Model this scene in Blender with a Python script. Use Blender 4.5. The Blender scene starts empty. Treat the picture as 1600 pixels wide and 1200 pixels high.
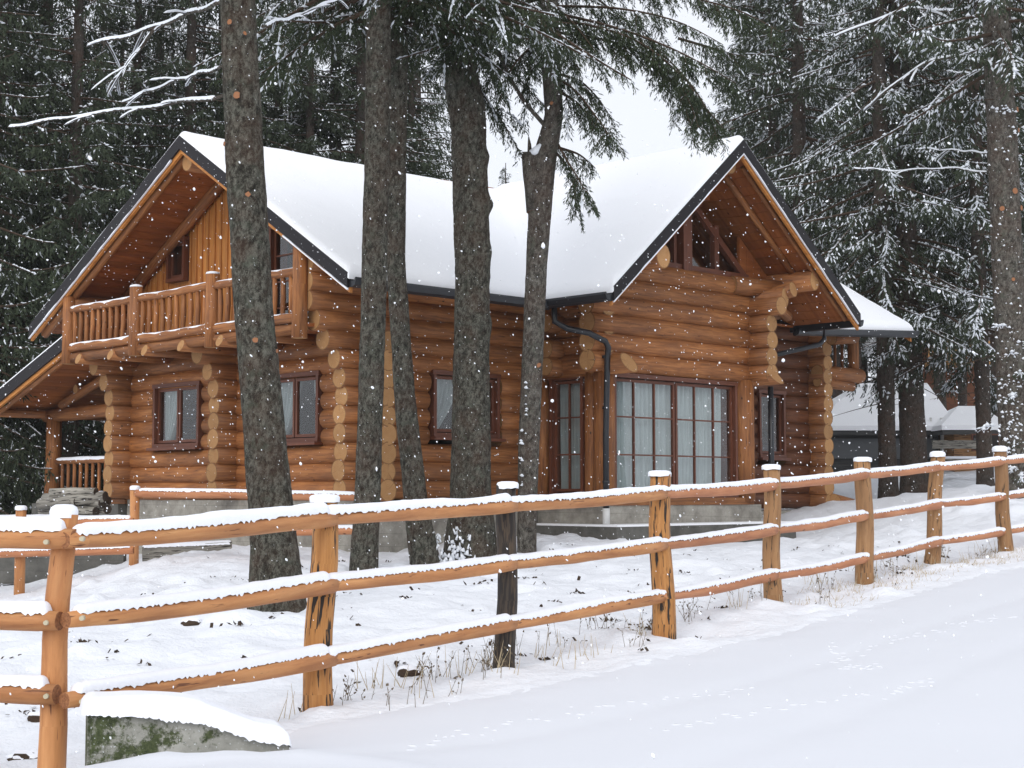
import bpy, bmesh, math, random
import numpy as np
from mathutils import Vector, Matrix

# ------------------------------------------------------------------ camera, world, light
F=2400.0; CX,CY=800.0,600.0; HZ=770.0; CZ=1.6
PIT=math.atan((HZ-CY)/F); cp,sp=math.cos(PIT),math.sin(PIT)
scene=bpy.context.scene; col=scene.collection
cam_d=bpy.data.cameras.new('camera'); cam=bpy.data.objects.new('camera',cam_d); col.objects.link(cam)
cam.location=(0,0,CZ); cam.rotation_euler=(math.pi/2+PIT,0,0)
cam_d.sensor_width=36; cam_d.lens=36*F/1600; cam_d.clip_start=.1; cam_d.clip_end=2000
scene.camera=cam
world=bpy.data.worlds.new('World'); scene.world=world; world.use_nodes=True
SUN_EL,SUN_AZ=33,195       # overcast: a very soft sun from behind the camera
def build_world():
    nt=world.node_tree; nt.nodes.clear()
    out=nt.nodes.new('ShaderNodeOutputWorld'); mix=nt.nodes.new('ShaderNodeMixShader')
    b1=nt.nodes.new('ShaderNodeBackground'); b2=nt.nodes.new('ShaderNodeBackground')
    sky=nt.nodes.new('ShaderNodeTexSky'); sky.sky_type='NISHITA'; sky.sun_disc=False
    sky.sun_elevation=math.radians(SUN_EL); sky.sun_rotation=math.radians(SUN_AZ)
    nt.links.new(sky.outputs[0],b1.inputs[0]); b1.inputs[1].default_value=.1
    b2.inputs[0].default_value=(.90,.93,1.0,1); b2.inputs[1].default_value=.95   # the closed snow-cloud layer
    mix.inputs[0].default_value=.93
    nt.links.new(b1.outputs[0],mix.inputs[1]); nt.links.new(b2.outputs[0],mix.inputs[2]); nt.links.new(mix.outputs[0],out.inputs[0])
build_world()
sun_d=bpy.data.lights.new('sun','SUN'); sun=bpy.data.objects.new('sun',sun_d); col.objects.link(sun)
sun_d.energy=1.5; sun_d.angle=math.radians(50); sun_d.color=(1,.98,.95)
sun.rotation_euler=(math.radians(90-SUN_EL),0,math.radians(180-SUN_AZ))
scene.view_settings.view_transform='Standard'; scene.view_settings.look='None'
scene.view_settings.exposure=.24; scene.view_settings.gamma=1
scene.cycles.max_bounces=6; scene.cycles.diffuse_bounces=4; scene.cycles.transparent_max_bounces=8
scene.cycles.glossy_bounces=3; scene.cycles.transmission_bounces=3
scene.cycles.caustics_reflective=False; scene.cycles.caustics_refractive=False

# ------------------------------------------------------------------ helpers
R=random.Random(7); NR=np.random.RandomState(11)
def px(x,y,Y):
    a=(x-CX)/F; b=-(y-CY)/F; r=(a,cp-b*sp,sp+b*cp); t=Y/r[1]
    return Vector((r[0]*t,Y,CZ+r[2]*t))
def tag(o,label=None,cat=None,group=None,kind=None):
    if label: o['label']=label
    if cat: o['category']=cat
    if group: o['group']=group
    if kind: o['kind']=kind
    return o
def empty(name,loc,rz=0):
    o=bpy.data.objects.new(name,None); o.empty_display_size=.2; col.objects.link(o); o.location=loc; o.rotation_euler=(0,0,rz); return o

def vnoise(x,y,seed=0):
    x=np.asarray(x,float); y=np.asarray(y,float); xi=np.floor(x).astype(np.int64); yi=np.floor(y).astype(np.int64)
    fx=x-xi; fy=y-yi; fx=fx*fx*(3-2*fx); fy=fy*fy*(3-2*fy)
    def h(a,b):
        n=(a*374761393+b*668265263+seed*69069)&0xffffffff; n=((n^(n>>13))*1274126177)&0xffffffff
        return ((n^(n>>16))&0xffff)/65535.0
    return (h(xi,yi)*(1-fx)+h(xi+1,yi)*fx)*(1-fy)+(h(xi,yi+1)*(1-fx)+h(xi+1,yi+1)*fx)*fy
def fbm(x,y,seed=0,o=4):
    s=0;a=.5
    for i in range(o): s=s+a*(vnoise(x,y,seed+i)-.5); x=x*2.03+7; y=y*2.03+3; a*=.5
    return s
def n1(t,seed=0): return 2*(vnoise(np.array([t]),np.array([seed*1.7]),seed)[0]-.5)

class MB:
    def __init__(s): s.v=[];s.f=[];s.m=[];s.t=[];s.uv=[];s.sm=[]
    def add(s,vs,fs,m=0,tone=.5,uvs=None,smooth=False):
        b=len(s.v); s.v.extend([tuple(v) for v in vs])
        for i,f in enumerate(fs):
            s.f.append([b+k for k in f]); s.m.append(m if not isinstance(m,list) else m[i]); s.t.append(tone)
            s.uv.append(uvs[i] if uvs else None); s.sm.append(smooth if not isinstance(smooth,list) else smooth[i])
    def box(s,c,d,m=0,tone=.5,rz=0,ax=None,jit=0):
        # c centre, d full sizes; ax optional 3 axes
        c=Vector(c); hx,hy,hz=d[0]/2,d[1]/2,d[2]/2
        if ax is None:
            X=Vector((math.cos(rz),math.sin(rz),0)); Y=Vector((-math.sin(rz),math.cos(rz),0)); Z=Vector((0,0,1))
        else: X,Y,Z=ax
        vs=[c+X*hx*a+Y*hy*b+Z*hz*e for a in(-1,1) for b in(-1,1) for e in(-1,1)]
        fs=[(0,1,3,2),(4,6,7,5),(0,4,5,1),(2,3,7,6),(0,2,6,4),(1,5,7,3)]
        L=[d[0],d[1],d[2]]; o=R.random()*50
        dims=[(d[1],d[2]),(d[1],d[2]),(d[0],d[2]),(d[0],d[2]),(d[0],d[1]),(d[0],d[1])]
        pick=[(1,2),(1,2),(0,2),(0,2),(0,1),(0,1)]
        uvs=[]
        sg=[(a,b,e) for a in(-1,1) for b in(-1,1) for e in(-1,1)]; hs=(hx,hy,hz)
        lng=max(range(3),key=lambda i:L[i])
        for f,pk in zip(fs,pick):
            i,j=pk
            if j==lng: i,j=j,i
            uvs.append([(sg[k][i]*hs[i]+o,sg[k][j]*hs[j]+o*1.3) for k in f])
        s.add(vs,fs,m,tone,uvs)
    def bar(s,a,b,w,h,m=0,tone=.5,up=(0,0,1)):
        a=Vector(a);b=Vector(b);X=(b-a);L=X.length;X.normalize();U=Vector(up);Y=U.cross(X).normalized();Z=X.cross(Y)
        s.box((a+b)/2,(L,w,h),m,tone,ax=(X,Y,Z))
    def tube(s,pts,rad,seg=12,m=0,me=None,tone=.5,rough=0,caps=(1,1),cut=None,flat=1.0):
        pts=[Vector(p) for p in pts]; n=len(pts)
        if not isinstance(rad,(list,tuple)): rad=[rad]*n
        if me is None: me=m
        d0=(pts[-1]-pts[0]).normalized(); ref=Vector((0,0,1)) if abs(d0.z)<.8 else Vector((0,1,0))
        rings=[]; o=R.random()*60; ln=0; lens=[]
        sd=R.randint(0,9999)
        for i,p in enumerate(pts):
            t=(pts[min(i+1,n-1)]-pts[max(i-1,0)]).normalized()
            if i: ln+=(pts[i]-pts[i-1]).length
            lens.append(ln); Y=ref.cross(t).normalized(); Z=t.cross(Y)
            ring=[]
            for k in range(seg):
                a=2*math.pi*k/seg; r=rad[i]
                if rough: r*=1+rough*n1(ln*2.2+a*.0,sd+k%seg)*1.0
                ring.append(p+Y*math.cos(a)*r+Z*math.sin(a)*r*flat)
            rings.append(ring)
        if cut:   # cut=(start_cut,end_cut): shear the end rings along axis by height
            for idx,cc in ((0,cut[0]),(n-1,cut[1])):
                if cc:
                    for k in range(seg):
                        a=2*math.pi*k/seg; rings[idx][k]=rings[idx][k]+d0*cc*math.sin(a)*rad[idx]
        vs=[v for r in rings for v in r]; fs=[];uvs=[];ms=[];sms=[]
        for i in range(n-1):
            for k in range(seg):
                k2=(k+1)%seg; fs.append((i*seg+k,i*seg+k2,(i+1)*seg+k2,(i+1)*seg+k))
                c0=k*2*math.pi/seg*rad[i]; c1=(k+1)*2*math.pi/seg*rad[i]
                uvs.append([(lens[i]+o,c0+o*1.7),(lens[i]+o,c1+o*1.7),(lens[i+1]+o,c1+o*1.7),(lens[i+1]+o,c0+o*1.7)]); ms.append(m); sms.append(True)
        for e,(idx,rv) in enumerate(((0,True),(n-1,False))):
            if caps[e]:
                f=[idx*seg+k for k in range(seg)]
                u=[(math.cos(2*math.pi*k/seg)*.5,math.sin(2*math.pi*k/seg)*.5) for k in range(seg)]
                if rv: f=f[::-1];u=u[::-1]
                fs.append(tuple(f)); uvs.append([(a+int(o)*4,b) for a,b in u]); ms.append(me); sms.append(False)
        b=len(s.v); s.v.extend([tuple(v) for v in vs])
        for f,u,mm,ss in zip(fs,uvs,ms,sms):
            s.f.append([b+k for k in f]);s.uv.append(u);s.m.append(mm);s.t.append(tone);s.sm.append(ss)
    def poly(s,pts,m=0,tone=.5): s.add(pts,[tuple(range(len(pts)))],m,tone)
    def prism(s,pts,off,m=0,tone=.5):
        n=len(pts); P=[Vector(p) for p in pts]; O=Vector(off); vs=P+[p+O for p in P]
        nn=sum(((P[i]-P[0]).cross(P[(i+1)%n]-P[0]) for i in range(1,n-1)),Vector())
        fs=[tuple(range(n)),tuple(range(2*n-1,n-1,-1))]+[(i,i+n,(i+1)%n+n,(i+1)%n) for i in range(n)]
        if nn.dot(O)>0: fs=[f[::-1] for f in fs]
        s.add(vs,fs,m,tone)
    def build(s,name,mats,parent=None,org=(0,0,0)):
        me=bpy.data.meshes.new(name); v=np.array(s.v,float)-np.array(org)
        lt=np.array([len(f) for f in s.f],np.int32); ls=np.concatenate([[0],np.cumsum(lt)[:-1]]).astype(np.int32)
        li=np.array([k for f in s.f for k in f],np.int32)
        me.vertices.add(len(v)); me.vertices.foreach_set('co',v.astype(np.float32).ravel())
        me.loops.add(len(li)); me.loops.foreach_set('vertex_index',li)
        me.polygons.add(len(lt)); me.polygons.foreach_set('loop_start',ls); me.polygons.foreach_set('loop_total',lt)
        me.polygons.foreach_set('material_index',np.array(s.m,np.int32)); me.polygons.foreach_set('use_smooth',np.array(s.sm,bool))
        uv=me.uv_layers.new(name='UVMap'); arr=[]
        for f,u in zip(s.f,s.uv):
            if u is None:
                for k in f: p=s.v[k]; arr.extend((p[0]+p[1],p[2]))
            else:
                for a in u: arr.extend(a)
        uv.data.foreach_set('uv',np.array(arr,np.float32))
        at=me.attributes.new('tone','FLOAT','FACE'); at.data.foreach_set('value',np.array(s.t,np.float32))
        if not isinstance(mats,(list,tuple)): mats=[mats]
        for m in mats: me.materials.append(m)
        me.update(); me.validate()
        o=bpy.data.objects.new(name,me); col.objects.link(o)
        if parent: o.parent=parent
        return o
def mesh_np(name,v,q,mi,mats,parent=None,smooth=False):
    """v (n,3), q (m,4) quads"""
    me=bpy.data.meshes.new(name); n=len(q); k=q.shape[1]
    me.vertices.add(len(v)); me.vertices.foreach_set('co',np.asarray(v,np.float32).ravel())
    me.loops.add(n*k); me.loops.foreach_set('vertex_index',q.astype(np.int32).ravel())
    me.polygons.add(n); me.polygons.foreach_set('loop_start',(np.arange(n)*k).astype(np.int32)); me.polygons.foreach_set('loop_total',np.full(n,k,np.int32))
    if mi is not None: me.polygons.foreach_set('material_index',mi.astype(np.int32))
    me.polygons.foreach_set('use_smooth',np.full(n,smooth,bool))
    for m in mats: me.materials.append(m)
    me.update()
    o=bpy.data.objects.new(name,me); col.objects.link(o)
    if parent: o.parent=parent
    return o
def copy_tree(o,parent=None):
    c=o.copy(); col.objects.link(c)
    if parent: c.parent=parent
    for ch in list(o.children): copy_tree(ch,c)
    return c

# ------------------------------------------------------------------ materials
class NT:
    def __init__(s,name):
        s.mat=bpy.data.materials.new(name); s.mat.use_nodes=True; s.t=s.mat.node_tree; s.b=s.t.nodes['Principled BSDF']
    def n(s,ty,**k):
        nd=s.t.nodes.new(ty)
        for a,b in k.items():
            if a in nd.inputs: nd.inputs[a].default_value=b
            else: setattr(nd,a,b)
        return nd
    def l(s,a,b): s.t.links.new(a,b)
    def ramp(s,inp,stops):
        r=s.n('ShaderNodeValToRGB'); e=r.color_ramp.elements
        while len(e)<len(stops): e.new(.5)
        for k,(p,c) in enumerate(stops): e[k].position=p; e[k].color=(*c,1) if len(c)==3 else c
        s.l(inp,r.inputs[0]); return r.outputs[0]
    def mixc(s,f,a,b,mode='MIX'):
        m=s.n('ShaderNodeMix'); m.data_type='RGBA'; m.blend_type=mode
        for v,i in ((f,0),(a,6),(b,7)):
            if isinstance(v,(int,float)): m.inputs[i].default_value=v
            elif isinstance(v,tuple): m.inputs[i].default_value=(*v,1)
            else: s.l(v,m.inputs[i])
        return m.outputs[2]
    def noise(s,vec,scale,detail=4,rough=.55,dist=0):
        nd=s.n('ShaderNodeTexNoise'); nd.inputs['Scale'].default_value=scale; nd.inputs['Detail'].default_value=detail
        nd.inputs['Roughness'].default_value=rough; nd.inputs['Distortion'].default_value=dist; s.l(vec,nd.inputs['Vector']); return nd.outputs['Fac']
    def mapv(s,vec,sc,loc=(0,0,0)):
        m=s.n('ShaderNodeMapping'); m.inputs['Scale'].default_value=sc; m.inputs['Location'].default_value=loc; s.l(vec,m.inputs[0]); return m.outputs[0]
    def math(s,op,a,b=0):
        m=s.n('ShaderNodeMath',operation=op)
        for v,i in ((a,0),(b,1)):
            if isinstance(v,(int,float)): m.inputs[i].default_value=v
            else: s.l(v,m.inputs[i])
        return m.outputs[0]
    def bump(s,h,st=.3,d=.01):
        b=s.n('ShaderNodeBump'); b.inputs['Strength'].default_value=st; b.inputs['Distance'].default_value=d; s.l(h,b.inputs['Height']); s.l(b.outputs[0],s.b.inputs['Normal'])
    def fin(s,color=None,rough=.8,spec=.3):
        if color is not None:
            if isinstance(color,tuple): s.b.inputs['Base Color'].default_value=(*color,1)
            else: s.l(color,s.b.inputs['Base Color'])
        s.b.inputs['Roughness'].default_value=rough; s.b.inputs['Specular IOR Level'].default_value=spec
        return s.mat

def wood(name,dark,mid,light,rough=.6,crack=.0,crackcol=(.02,.015,.012),streak=16,knots=True,tonegain=.5):
    m=NT(name); tc=m.n('ShaderNodeTexCoord'); uv=tc.outputs['UV']
    g=m.noise(m.mapv(uv,(1.2,streak,1)),1.6,5,.6,.4); big=m.noise(m.mapv(uv,(.8,2.2,1)),1.1,3,.5)
    c=m.ramp(g,[(.25,dark),(.5,mid),(.75,light)])
    c=m.mixc(m.math('MULTIPLY',m.ramp(big,[(.35,(0,0,0)),(.7,(1,1,1))]),.45),c,dark)
    at=m.n('ShaderNodeAttribute',attribute_name='tone')
    k=m.math('ADD',m.math('MULTIPLY',at.outputs['Fac'],tonegain*2),1-tonegain)
    hs=m.n('ShaderNodeHueSaturation'); m.l(k,hs.inputs['Value']); m.l(c,hs.inputs['Color']); c=hs.outputs[0]
    st=m.noise(m.mapv(uv,(.5,1.6,1),(9,3,0)),2.3,5,.65); c=m.mixc(m.math('MULTIPLY',m.ramp(st,[(.48,(0,0,0)),(.66,(1,1,1))]),.38),c,tuple(x*.8+.02 for x in dark))
    if knots:
        vo=m.n('ShaderNodeTexVoronoi'); vo.inputs['Scale'].default_value=2.6; m.l(m.mapv(uv,(1,1.5,1)),vo.inputs['Vector'])
        c=m.mixc(m.ramp(vo.outputs['Distance'],[(.035,(1,1,1)),(.075,(0,0,0))]),c,tuple(x*.35 for x in dark))
    if crack:
        cr=m.noise(m.mapv(uv,(2.2,22,1)),1.5,3,.6,.3)
        c=m.mixc(m.ramp(cr,[(.62-crack*.2,(0,0,0)),(.66-crack*.2,(1,1,1))]),c,crackcol)
    m.bump(g,.35,.006); return m.fin(c,rough,.35)
M={}
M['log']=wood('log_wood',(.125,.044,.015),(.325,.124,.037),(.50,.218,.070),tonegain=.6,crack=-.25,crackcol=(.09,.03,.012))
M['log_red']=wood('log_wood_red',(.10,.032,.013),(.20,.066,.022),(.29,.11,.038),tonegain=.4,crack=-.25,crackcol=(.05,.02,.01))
M['rail']=wood('peeled_fence_wood',(.32,.125,.045),(.52,.235,.088),(.66,.34,.14),streak=11,crack=-.12,crackcol=(.16,.06,.025))
M['rail_far']=wood('peeled_rail_wood',(.36,.13,.055),(.52,.22,.10),(.62,.30,.15),streak=9)
M['post_crack']=wood('cracked_fence_wood',(.30,.12,.035),(.50,.23,.065),(.62,.32,.12),crack=.38)
M['post_dark']=wood('weathered_post',(.025,.02,.016),(.065,.045,.03),(.14,.09,.05),crack=.7,tonegain=.2)
M['post_grey']=wood('brown_fence_post',(.20,.10,.04),(.36,.19,.08),(.46,.26,.12),crack=.12,crackcol=(.07,.04,.02),tonegain=.2)
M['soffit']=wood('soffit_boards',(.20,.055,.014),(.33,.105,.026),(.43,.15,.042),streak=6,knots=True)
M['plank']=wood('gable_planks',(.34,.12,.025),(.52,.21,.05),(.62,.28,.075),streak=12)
M['frame']=wood('window_frame_wood',(.085,.028,.015),(.14,.046,.023),(.19,.066,.034),rough=.45,knots=False)
M['grey_wood']=wood('grey_weathered_wood',(.14,.13,.11),(.28,.26,.22),(.42,.39,.34),crack=.3)
M['dark_board']=wood('dark_board',(.035,.035,.035),(.06,.06,.058),(.10,.095,.09),knots=False)
M['shed_red']=wood('dull_red_board',(.05,.035,.035),(.075,.05,.05),(.10,.07,.065),knots=False)
M['chalet']=wood('chalet_wood',(.40,.19,.06),(.55,.29,.10),(.68,.38,.15),knots=False)
def end_mat():
    m=NT('log_end'); tc=m.n('ShaderNodeTexCoord')
    w=m.n('ShaderNodeTexNoise'); w.inputs['Scale'].default_value=5; m.l(tc.outputs['UV'],w.inputs['Vector'])
    sep=m.n('ShaderNodeSeparateXYZ'); m.l(tc.outputs['UV'],sep.inputs[0])
    fr=m.math('SUBTRACT',m.math('FRACT',m.math('ADD',m.math('DIVIDE',sep.outputs[0],4),.5)),.5); fr=m.math('MULTIPLY',fr,4)
    r=m.math('SQRT',m.math('ADD',m.math('MULTIPLY',fr,fr),m.math('MULTIPLY',sep.outputs[1],sep.outputs[1])))
    rr=m.math('ADD',r,m.math('MULTIPLY',w.outputs['Fac'],.08))
    s=m.math('SINE',m.math('MULTIPLY',rr,95))
    c=m.mixc(m.math('MULTIPLY',m.math('ADD',s,1),.2),(.45,.25,.105),(.28,.14,.056))
    c=m.mixc(m.ramp(m.noise(tc.outputs['UV'],2.5,3),[(.4,(0,0,0)),(.75,(.6,.6,.6))]),c,(.34,.16,.055))
    c=m.mixc(m.math('MULTIPLY',m.ramp(m.math('ADD',r,m.math('MULTIPLY',w.outputs['Fac'],.05)),[(.455,(0,0,0)),(.50,(1,1,1))]),.75),c,(.13,.055,.02))
    ang=m.n('ShaderNodeMath',operation='ARCTAN2'); m.l(fr,ang.inputs[0]); m.l(sep.outputs[1],ang.inputs[1])
    cb=m.n('ShaderNodeCombineXYZ'); m.l(m.math('MULTIPLY',ang.outputs[0],2.2),cb.inputs[0]); m.l(m.math('FLOOR',m.math('DIVIDE',sep.outputs[0],4)),cb.inputs[1])
    c=m.mixc(m.math('MULTIPLY',m.ramp(m.noise(cb.outputs[0],3.5,1,.5),[(.66,(0,0,0)),(.70,(1,1,1))]),.7),c,(.10,.045,.018))
    at=m.n('ShaderNodeAttribute',attribute_name='tone'); hs=m.n('ShaderNodeHueSaturation')
    m.l(m.math('ADD',m.math('MULTIPLY',at.outputs['Fac'],.9),.55),hs.inputs['Value']); m.l(c,hs.inputs['Color'])
    return m.fin(hs.outputs[0],.75)
M['end']=end_mat()
def end2():
    m=NT('rail_cut_end'); tc=m.n('ShaderNodeTexCoord'); c=m.ramp(m.noise(tc.outputs['UV'],6,3),[(.3,(.16,.06,.025)),(.7,(.36,.16,.07))]); return m.fin(c,.8)
M['rail_end']=end2()
def snow(name,c=(.86,.88,.93),bs=9,st=.5,d=.02,fine=60):
    m=NT(name); tc=m.n('ShaderNodeTexCoord'); ge=m.n('ShaderNodeNewGeometry')
    P=ge.outputs['Position']; a=m.noise(P,bs,4,.6); b=m.noise(P,fine,2,.6)
    m.bump(m.math('ADD',a,m.math('MULTIPLY',b,.25)),st,d)
    m.b.inputs['Subsurface Weight'].default_value=0
    return m.fin(c,.75,.25)
M['snow']=snow('snow'); M['snow_roof']=snow('roof_snow',c=(.95,.96,.985),bs=2.0,st=.35,d=.03,fine=25)  # roof snow coloured brighter than ground snow to offset the weaker light there
M['snow_rail']=snow('rail_snow',bs=30,st=.5,d=.008,fine=160)
M['snow_tree']=snow('tree_snow',c=(.80,.83,.87),bs=20,st=.3,d=.01)
def ground_mat(name,grass):
    m=NT(name); ge=m.n('ShaderNodeNewGeometry'); P=ge.outputs['Position']
    a=m.noise(P,3.2,5,.55); b=m.noise(P,42,3,.6)
    c=(.79,.81,.85) if grass else (.70,.715,.755)
    if grass:
        g=m.noise(P,5.5,6,.78); big=m.noise(P,.8,2,.5)
        mask=m.math('MULTIPLY',m.ramp(g,[(.66,(0,0,0)),(.70,(1,1,1))]),m.ramp(big,[(.45,(0,0,0)),(.58,(1,1,1))]))
        c=m.mixc(m.math('MULTIPLY',mask,.6),c,(.22,.18,.12))
        e=m.noise(P,11,4,.65); m.bump(m.math('ADD',m.math('ADD',a,m.math('MULTIPLY',e,.45)),m.math('MULTIPLY',b,.14)),.6,.07)
    else:
        tr=m.noise(m.mapv(P,(1,.8,1)),1.3,5,.55)
        m.bump(m.math('ADD',m.math('MULTIPLY',tr,.8),m.math('MULTIPLY',b,.08)),.28,.04)
    return m.fin(c,.8,.2)
M['ground']=ground_mat('snowy_ground',True); M['road']=ground_mat('snowy_road',False)
def bark_mat(name,c1,c2,c3,snowp=.0,moss=True):
    m=NT(name); tc=m.n('ShaderNodeTexCoord'); ob=tc.outputs['Object']
    a=m.noise(m.mapv(ob,(1,1,.62)),19,8,.78,.35); b=m.noise(ob,3.5,4,.6); vo=m.n('ShaderNodeTexVoronoi'); vo.inputs['Scale'].default_value=44; m.l(m.mixc(.25,m.mapv(ob,(1,1,.6)),m.noise(ob,30,3,.6)),vo.inputs['Vector'])
    h=m.math('ADD',m.math('MULTIPLY',a,1.15),m.math('MULTIPLY',vo.outputs['Distance'],.28))
    c=m.ramp(h,[(.50,c1),(.66,c2),(.86,c3)])
    c=m.mixc(m.math('MULTIPLY',m.ramp(b,[(.42,(0,0,0)),(.65,(1,1,1))]),.35),c,(.115,.06,.04))
    if moss:
        c=m.mixc(m.math('MULTIPLY',m.ramp(m.noise(ob,6,5,.7),[(.56,(0,0,0)),(.66,(1,1,1))]),.5),c,(.10,.115,.085))
    f=m.noise(ob,48,2,.5)
    c=m.mixc(m.ramp(f,[(.74-snowp,(0,0,0)),(.77-snowp,(1,1,1))]),c,(.75,.78,.82))
    m.bump(h,1.0,.035); return m.fin(c,.95,.12)
M['bark']=bark_mat('spruce_bark',(.013,.012,.010),(.052,.048,.038),(.20,.195,.16))
M['bark2']=bark_mat('pale_spruce_bark',(.02,.018,.015),(.082,.073,.062),(.23,.215,.185))
M['bark_far']=bark_mat('far_bark',(.025,.02,.018),(.06,.05,.043),(.11,.095,.08),moss=False)
M['scar']=NT('branch_scar_wood').fin((.30,.135,.065),.85)
def needle_mat(name,c1,c2):
    m=NT(name); ge=m.n('ShaderNodeNewGeometry'); oi=m.n('ShaderNodeObjectInfo')
    v=m.noise(ge.outputs['Position'],1.1,4,.6); c=m.ramp(v,[(.3,c1),(.7,c2)])
    c2_=m.mixc(m.math('MULTIPLY',ge.outputs['Random Per Island'],.5),c,(.058,.066,.034))
    return m.fin(c2_,.7,.25)
M['needle']=needle_mat('spruce_needles',(.016,.026,.015),(.036,.052,.027))
M['needle_near']=needle_mat('near_spruce_needles',(.018,.030,.015),(.042,.062,.028))
M['twig']=NT('twig_bark').fin((.07,.045,.03),.9)
def metal():
    m=NT('black_roof_metal'); ge=m.n('ShaderNodeNewGeometry'); f=m.noise(ge.outputs['Position'],28,3,.6)
    c=m.mixc(m.ramp(f,[(.70,(0,0,0)),(.735,(1,1,1))]),(.016,.014,.016),(.6,.63,.68))
    return m.fin(c,.6,.25)
M['black']=metal()
M['pipe']=NT('black_downpipe').fin((.014,.016,.02),.35,.5)
M['white_plastic']=NT('white_plastic').fin((.62,.62,.6),.5)
def concrete(name,a,b,lines=True,moss=False):
    m=NT(name); tc=m.n('ShaderNodeTexCoord'); ob=tc.outputs['Object']
    n=m.noise(ob,4,6,.65); f=m.noise(ob,40,4,.6); c=m.ramp(n,[(.3,a),(.7,b)])
    c=m.mixc(m.math('MULTIPLY',m.ramp(f,[(.58,(0,0,0)),(.72,(1,1,1))]),.35),c,tuple(x*.45 for x in a))
    if lines:
        sep=m.n('ShaderNodeSeparateXYZ'); m.l(ob,sep.inputs[0])
        z=m.math('FRACT',m.math('MULTIPLY',m.math('ADD',sep.outputs[2],m.math('MULTIPLY',m.math('ADD',sep.outputs[0],0),.03)),5.2))
        c=m.mixc(m.ramp(z,[(.0,(.55,.55,.55)),(.05,(0,0,0))]),c,tuple(x*.4 for x in a))
    if moss:
        g=m.noise(ob,5.5,6,.75); sep=m.n('ShaderNodeSeparateXYZ'); m.l(ob,sep.inputs[0])
        # grey-green moss colonised the left half of the block
        k=m.math('ADD',g,m.math('MULTIPLY',sep.outputs[0],-.22))
        gc=m.ramp(m.noise(ob,34,5,.75),[(.35,(.030,.038,.018)),(.7,(.11,.13,.06))])
        c=m.mixc(m.ramp(k,[(.42,(0,0,0)),(.50,(1,1,1))]),c,gc)
        fl=m.noise(ob,75,3,.6); c=m.mixc(m.ramp(fl,[(.66,(0,0,0)),(.69,(1,1,1))]),c,(.7,.73,.75))
    m.bump(m.math('ADD',n,f),.5,.012); return m.fin(c,.9,.2)
M['conc']=concrete('foundation_concrete',(.20,.185,.16),(.42,.40,.35)); M['conc_dark']=concrete('dark_concrete',(.08,.078,.07),(.16,.155,.14))
M['block']=concrete('mossy_concrete',(.20,.20,.17),(.42,.41,.37),lines=False,moss=True)
def glass():
    m=NT('window_glass'); t=m.t; t.nodes.remove(m.b); out=[n for n in t.nodes if n.type=='OUTPUT_MATERIAL'][0]
    tr=m.n('ShaderNodeBsdfTransparent'); tr.inputs[0].default_value=(.80,.84,.84,1); gl=m.n('ShaderNodeBsdfGlossy'); gl.inputs['Roughness'].default_value=.02
    fr=m.n('ShaderNodeLayerWeight'); fr.inputs[0].default_value=.5; mx=m.n('ShaderNodeMixShader')
    m.l(m.math('ADD',m.math('MULTIPLY',m.math('POWER',fr.outputs['Facing'],4),.6),.13),mx.inputs[0]); m.l(tr.outputs[0],mx.inputs[1]); m.l(gl.outputs[0],mx.inputs[2]); m.l(mx.outputs[0],out.inputs[0]); return m.mat
M['glass']=glass()
def curtain(name,c):
    m=NT(name); tc=m.n('ShaderNodeTexCoord'); n=m.noise(m.mapv(tc.outputs['Object'],(14,14,.6)),2,3); cc=m.mixc(n,c,tuple(x*.55 for x in c))  # vertical darker stripes put fold shading into the cloth colour
    return m.fin(cc,.9,.1)
M['curtain']=curtain('lace_curtain',(.58,.64,.64))
M['curtain_pale']=curtain('pale_curtain',(.78,.84,.84))
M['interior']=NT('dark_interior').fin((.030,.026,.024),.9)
M['weed']=NT('dry_weed').fin((.13,.10,.065),.9); M['weed_pale']=NT('pale_dry_grass').fin((.42,.34,.22),.9)
M['leaf']=NT('dead_leaves').fin((.05,.032,.02),.9)
M['bolt']=NT('galvanised_bolt').fin((.5,.45,.32),.35)
M['flake']=NT('snowflake').fin((.92,.94,.97),.8)

# ------------------------------------------------------------------ terrain
CP=[(-2.33,8,.08),(-1.6,7.35,.315),(-2.1,7.3,.29),(-1.2,7.6,.32),(-1.18,9.67,.23),(-.03,11.3,.32),(1.27,13.2,.42),(2.55,15.1,.52),(3.9,17.1,.65),(5.27,19,.76),(6.4,20.2,.84),
(0,7.5,.25),(3,7.5,.25),(-3,7.2,.2),(6,7.5,.25),(4,11,.40),(8,15,.62),(9,18,.75),(0,2,.0),(-8,2,.0),(8,2,.05),(0,-6,-.1),(-12,8,-.1),(-5,10,.18),
(-2.1,14,.59),(-1.81,19,.63),(-1.16,20,.69),(-.55,20.5,.77),(.21,20.5,.82),(-6,21,.30),(-7.5,23,.18),(-5,21.3,.66),(-3.5,15,.45),(-6,15,.25),
(-4.3,24,.75),(-1.5,22.3,.72),(.6,23.6,.95),(2.0,23.3,.82),(4.8,27,.85),(5.6,28.5,1.25),(8.2,25,1.68),(8.33,34,1.46),(8.9,34,1.53),(10.2,34,1.67),
(12,24,1.6),(14,18,1.0),(18,30,2.3),(10,45,2.35),(14,60,3.3),(0,45,1.9),(-15,40,.8),(-25,25,.3),(40,40,4),(-40,60,2),(0,90,5),(60,90,8),(-60,90,4),(60,0,1),(-60,0,-.5),(0,-60,-1),(150,150,10),(-150,150,8),(0,250,14),(150,-100,0),(-150,-100,0),(-250,0,0),(250,0,3)]
CPa=np.array(CP,float)
def _phi(r): return np.where(r>1e-9,r*r*np.log(r+1e-12),0)
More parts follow.
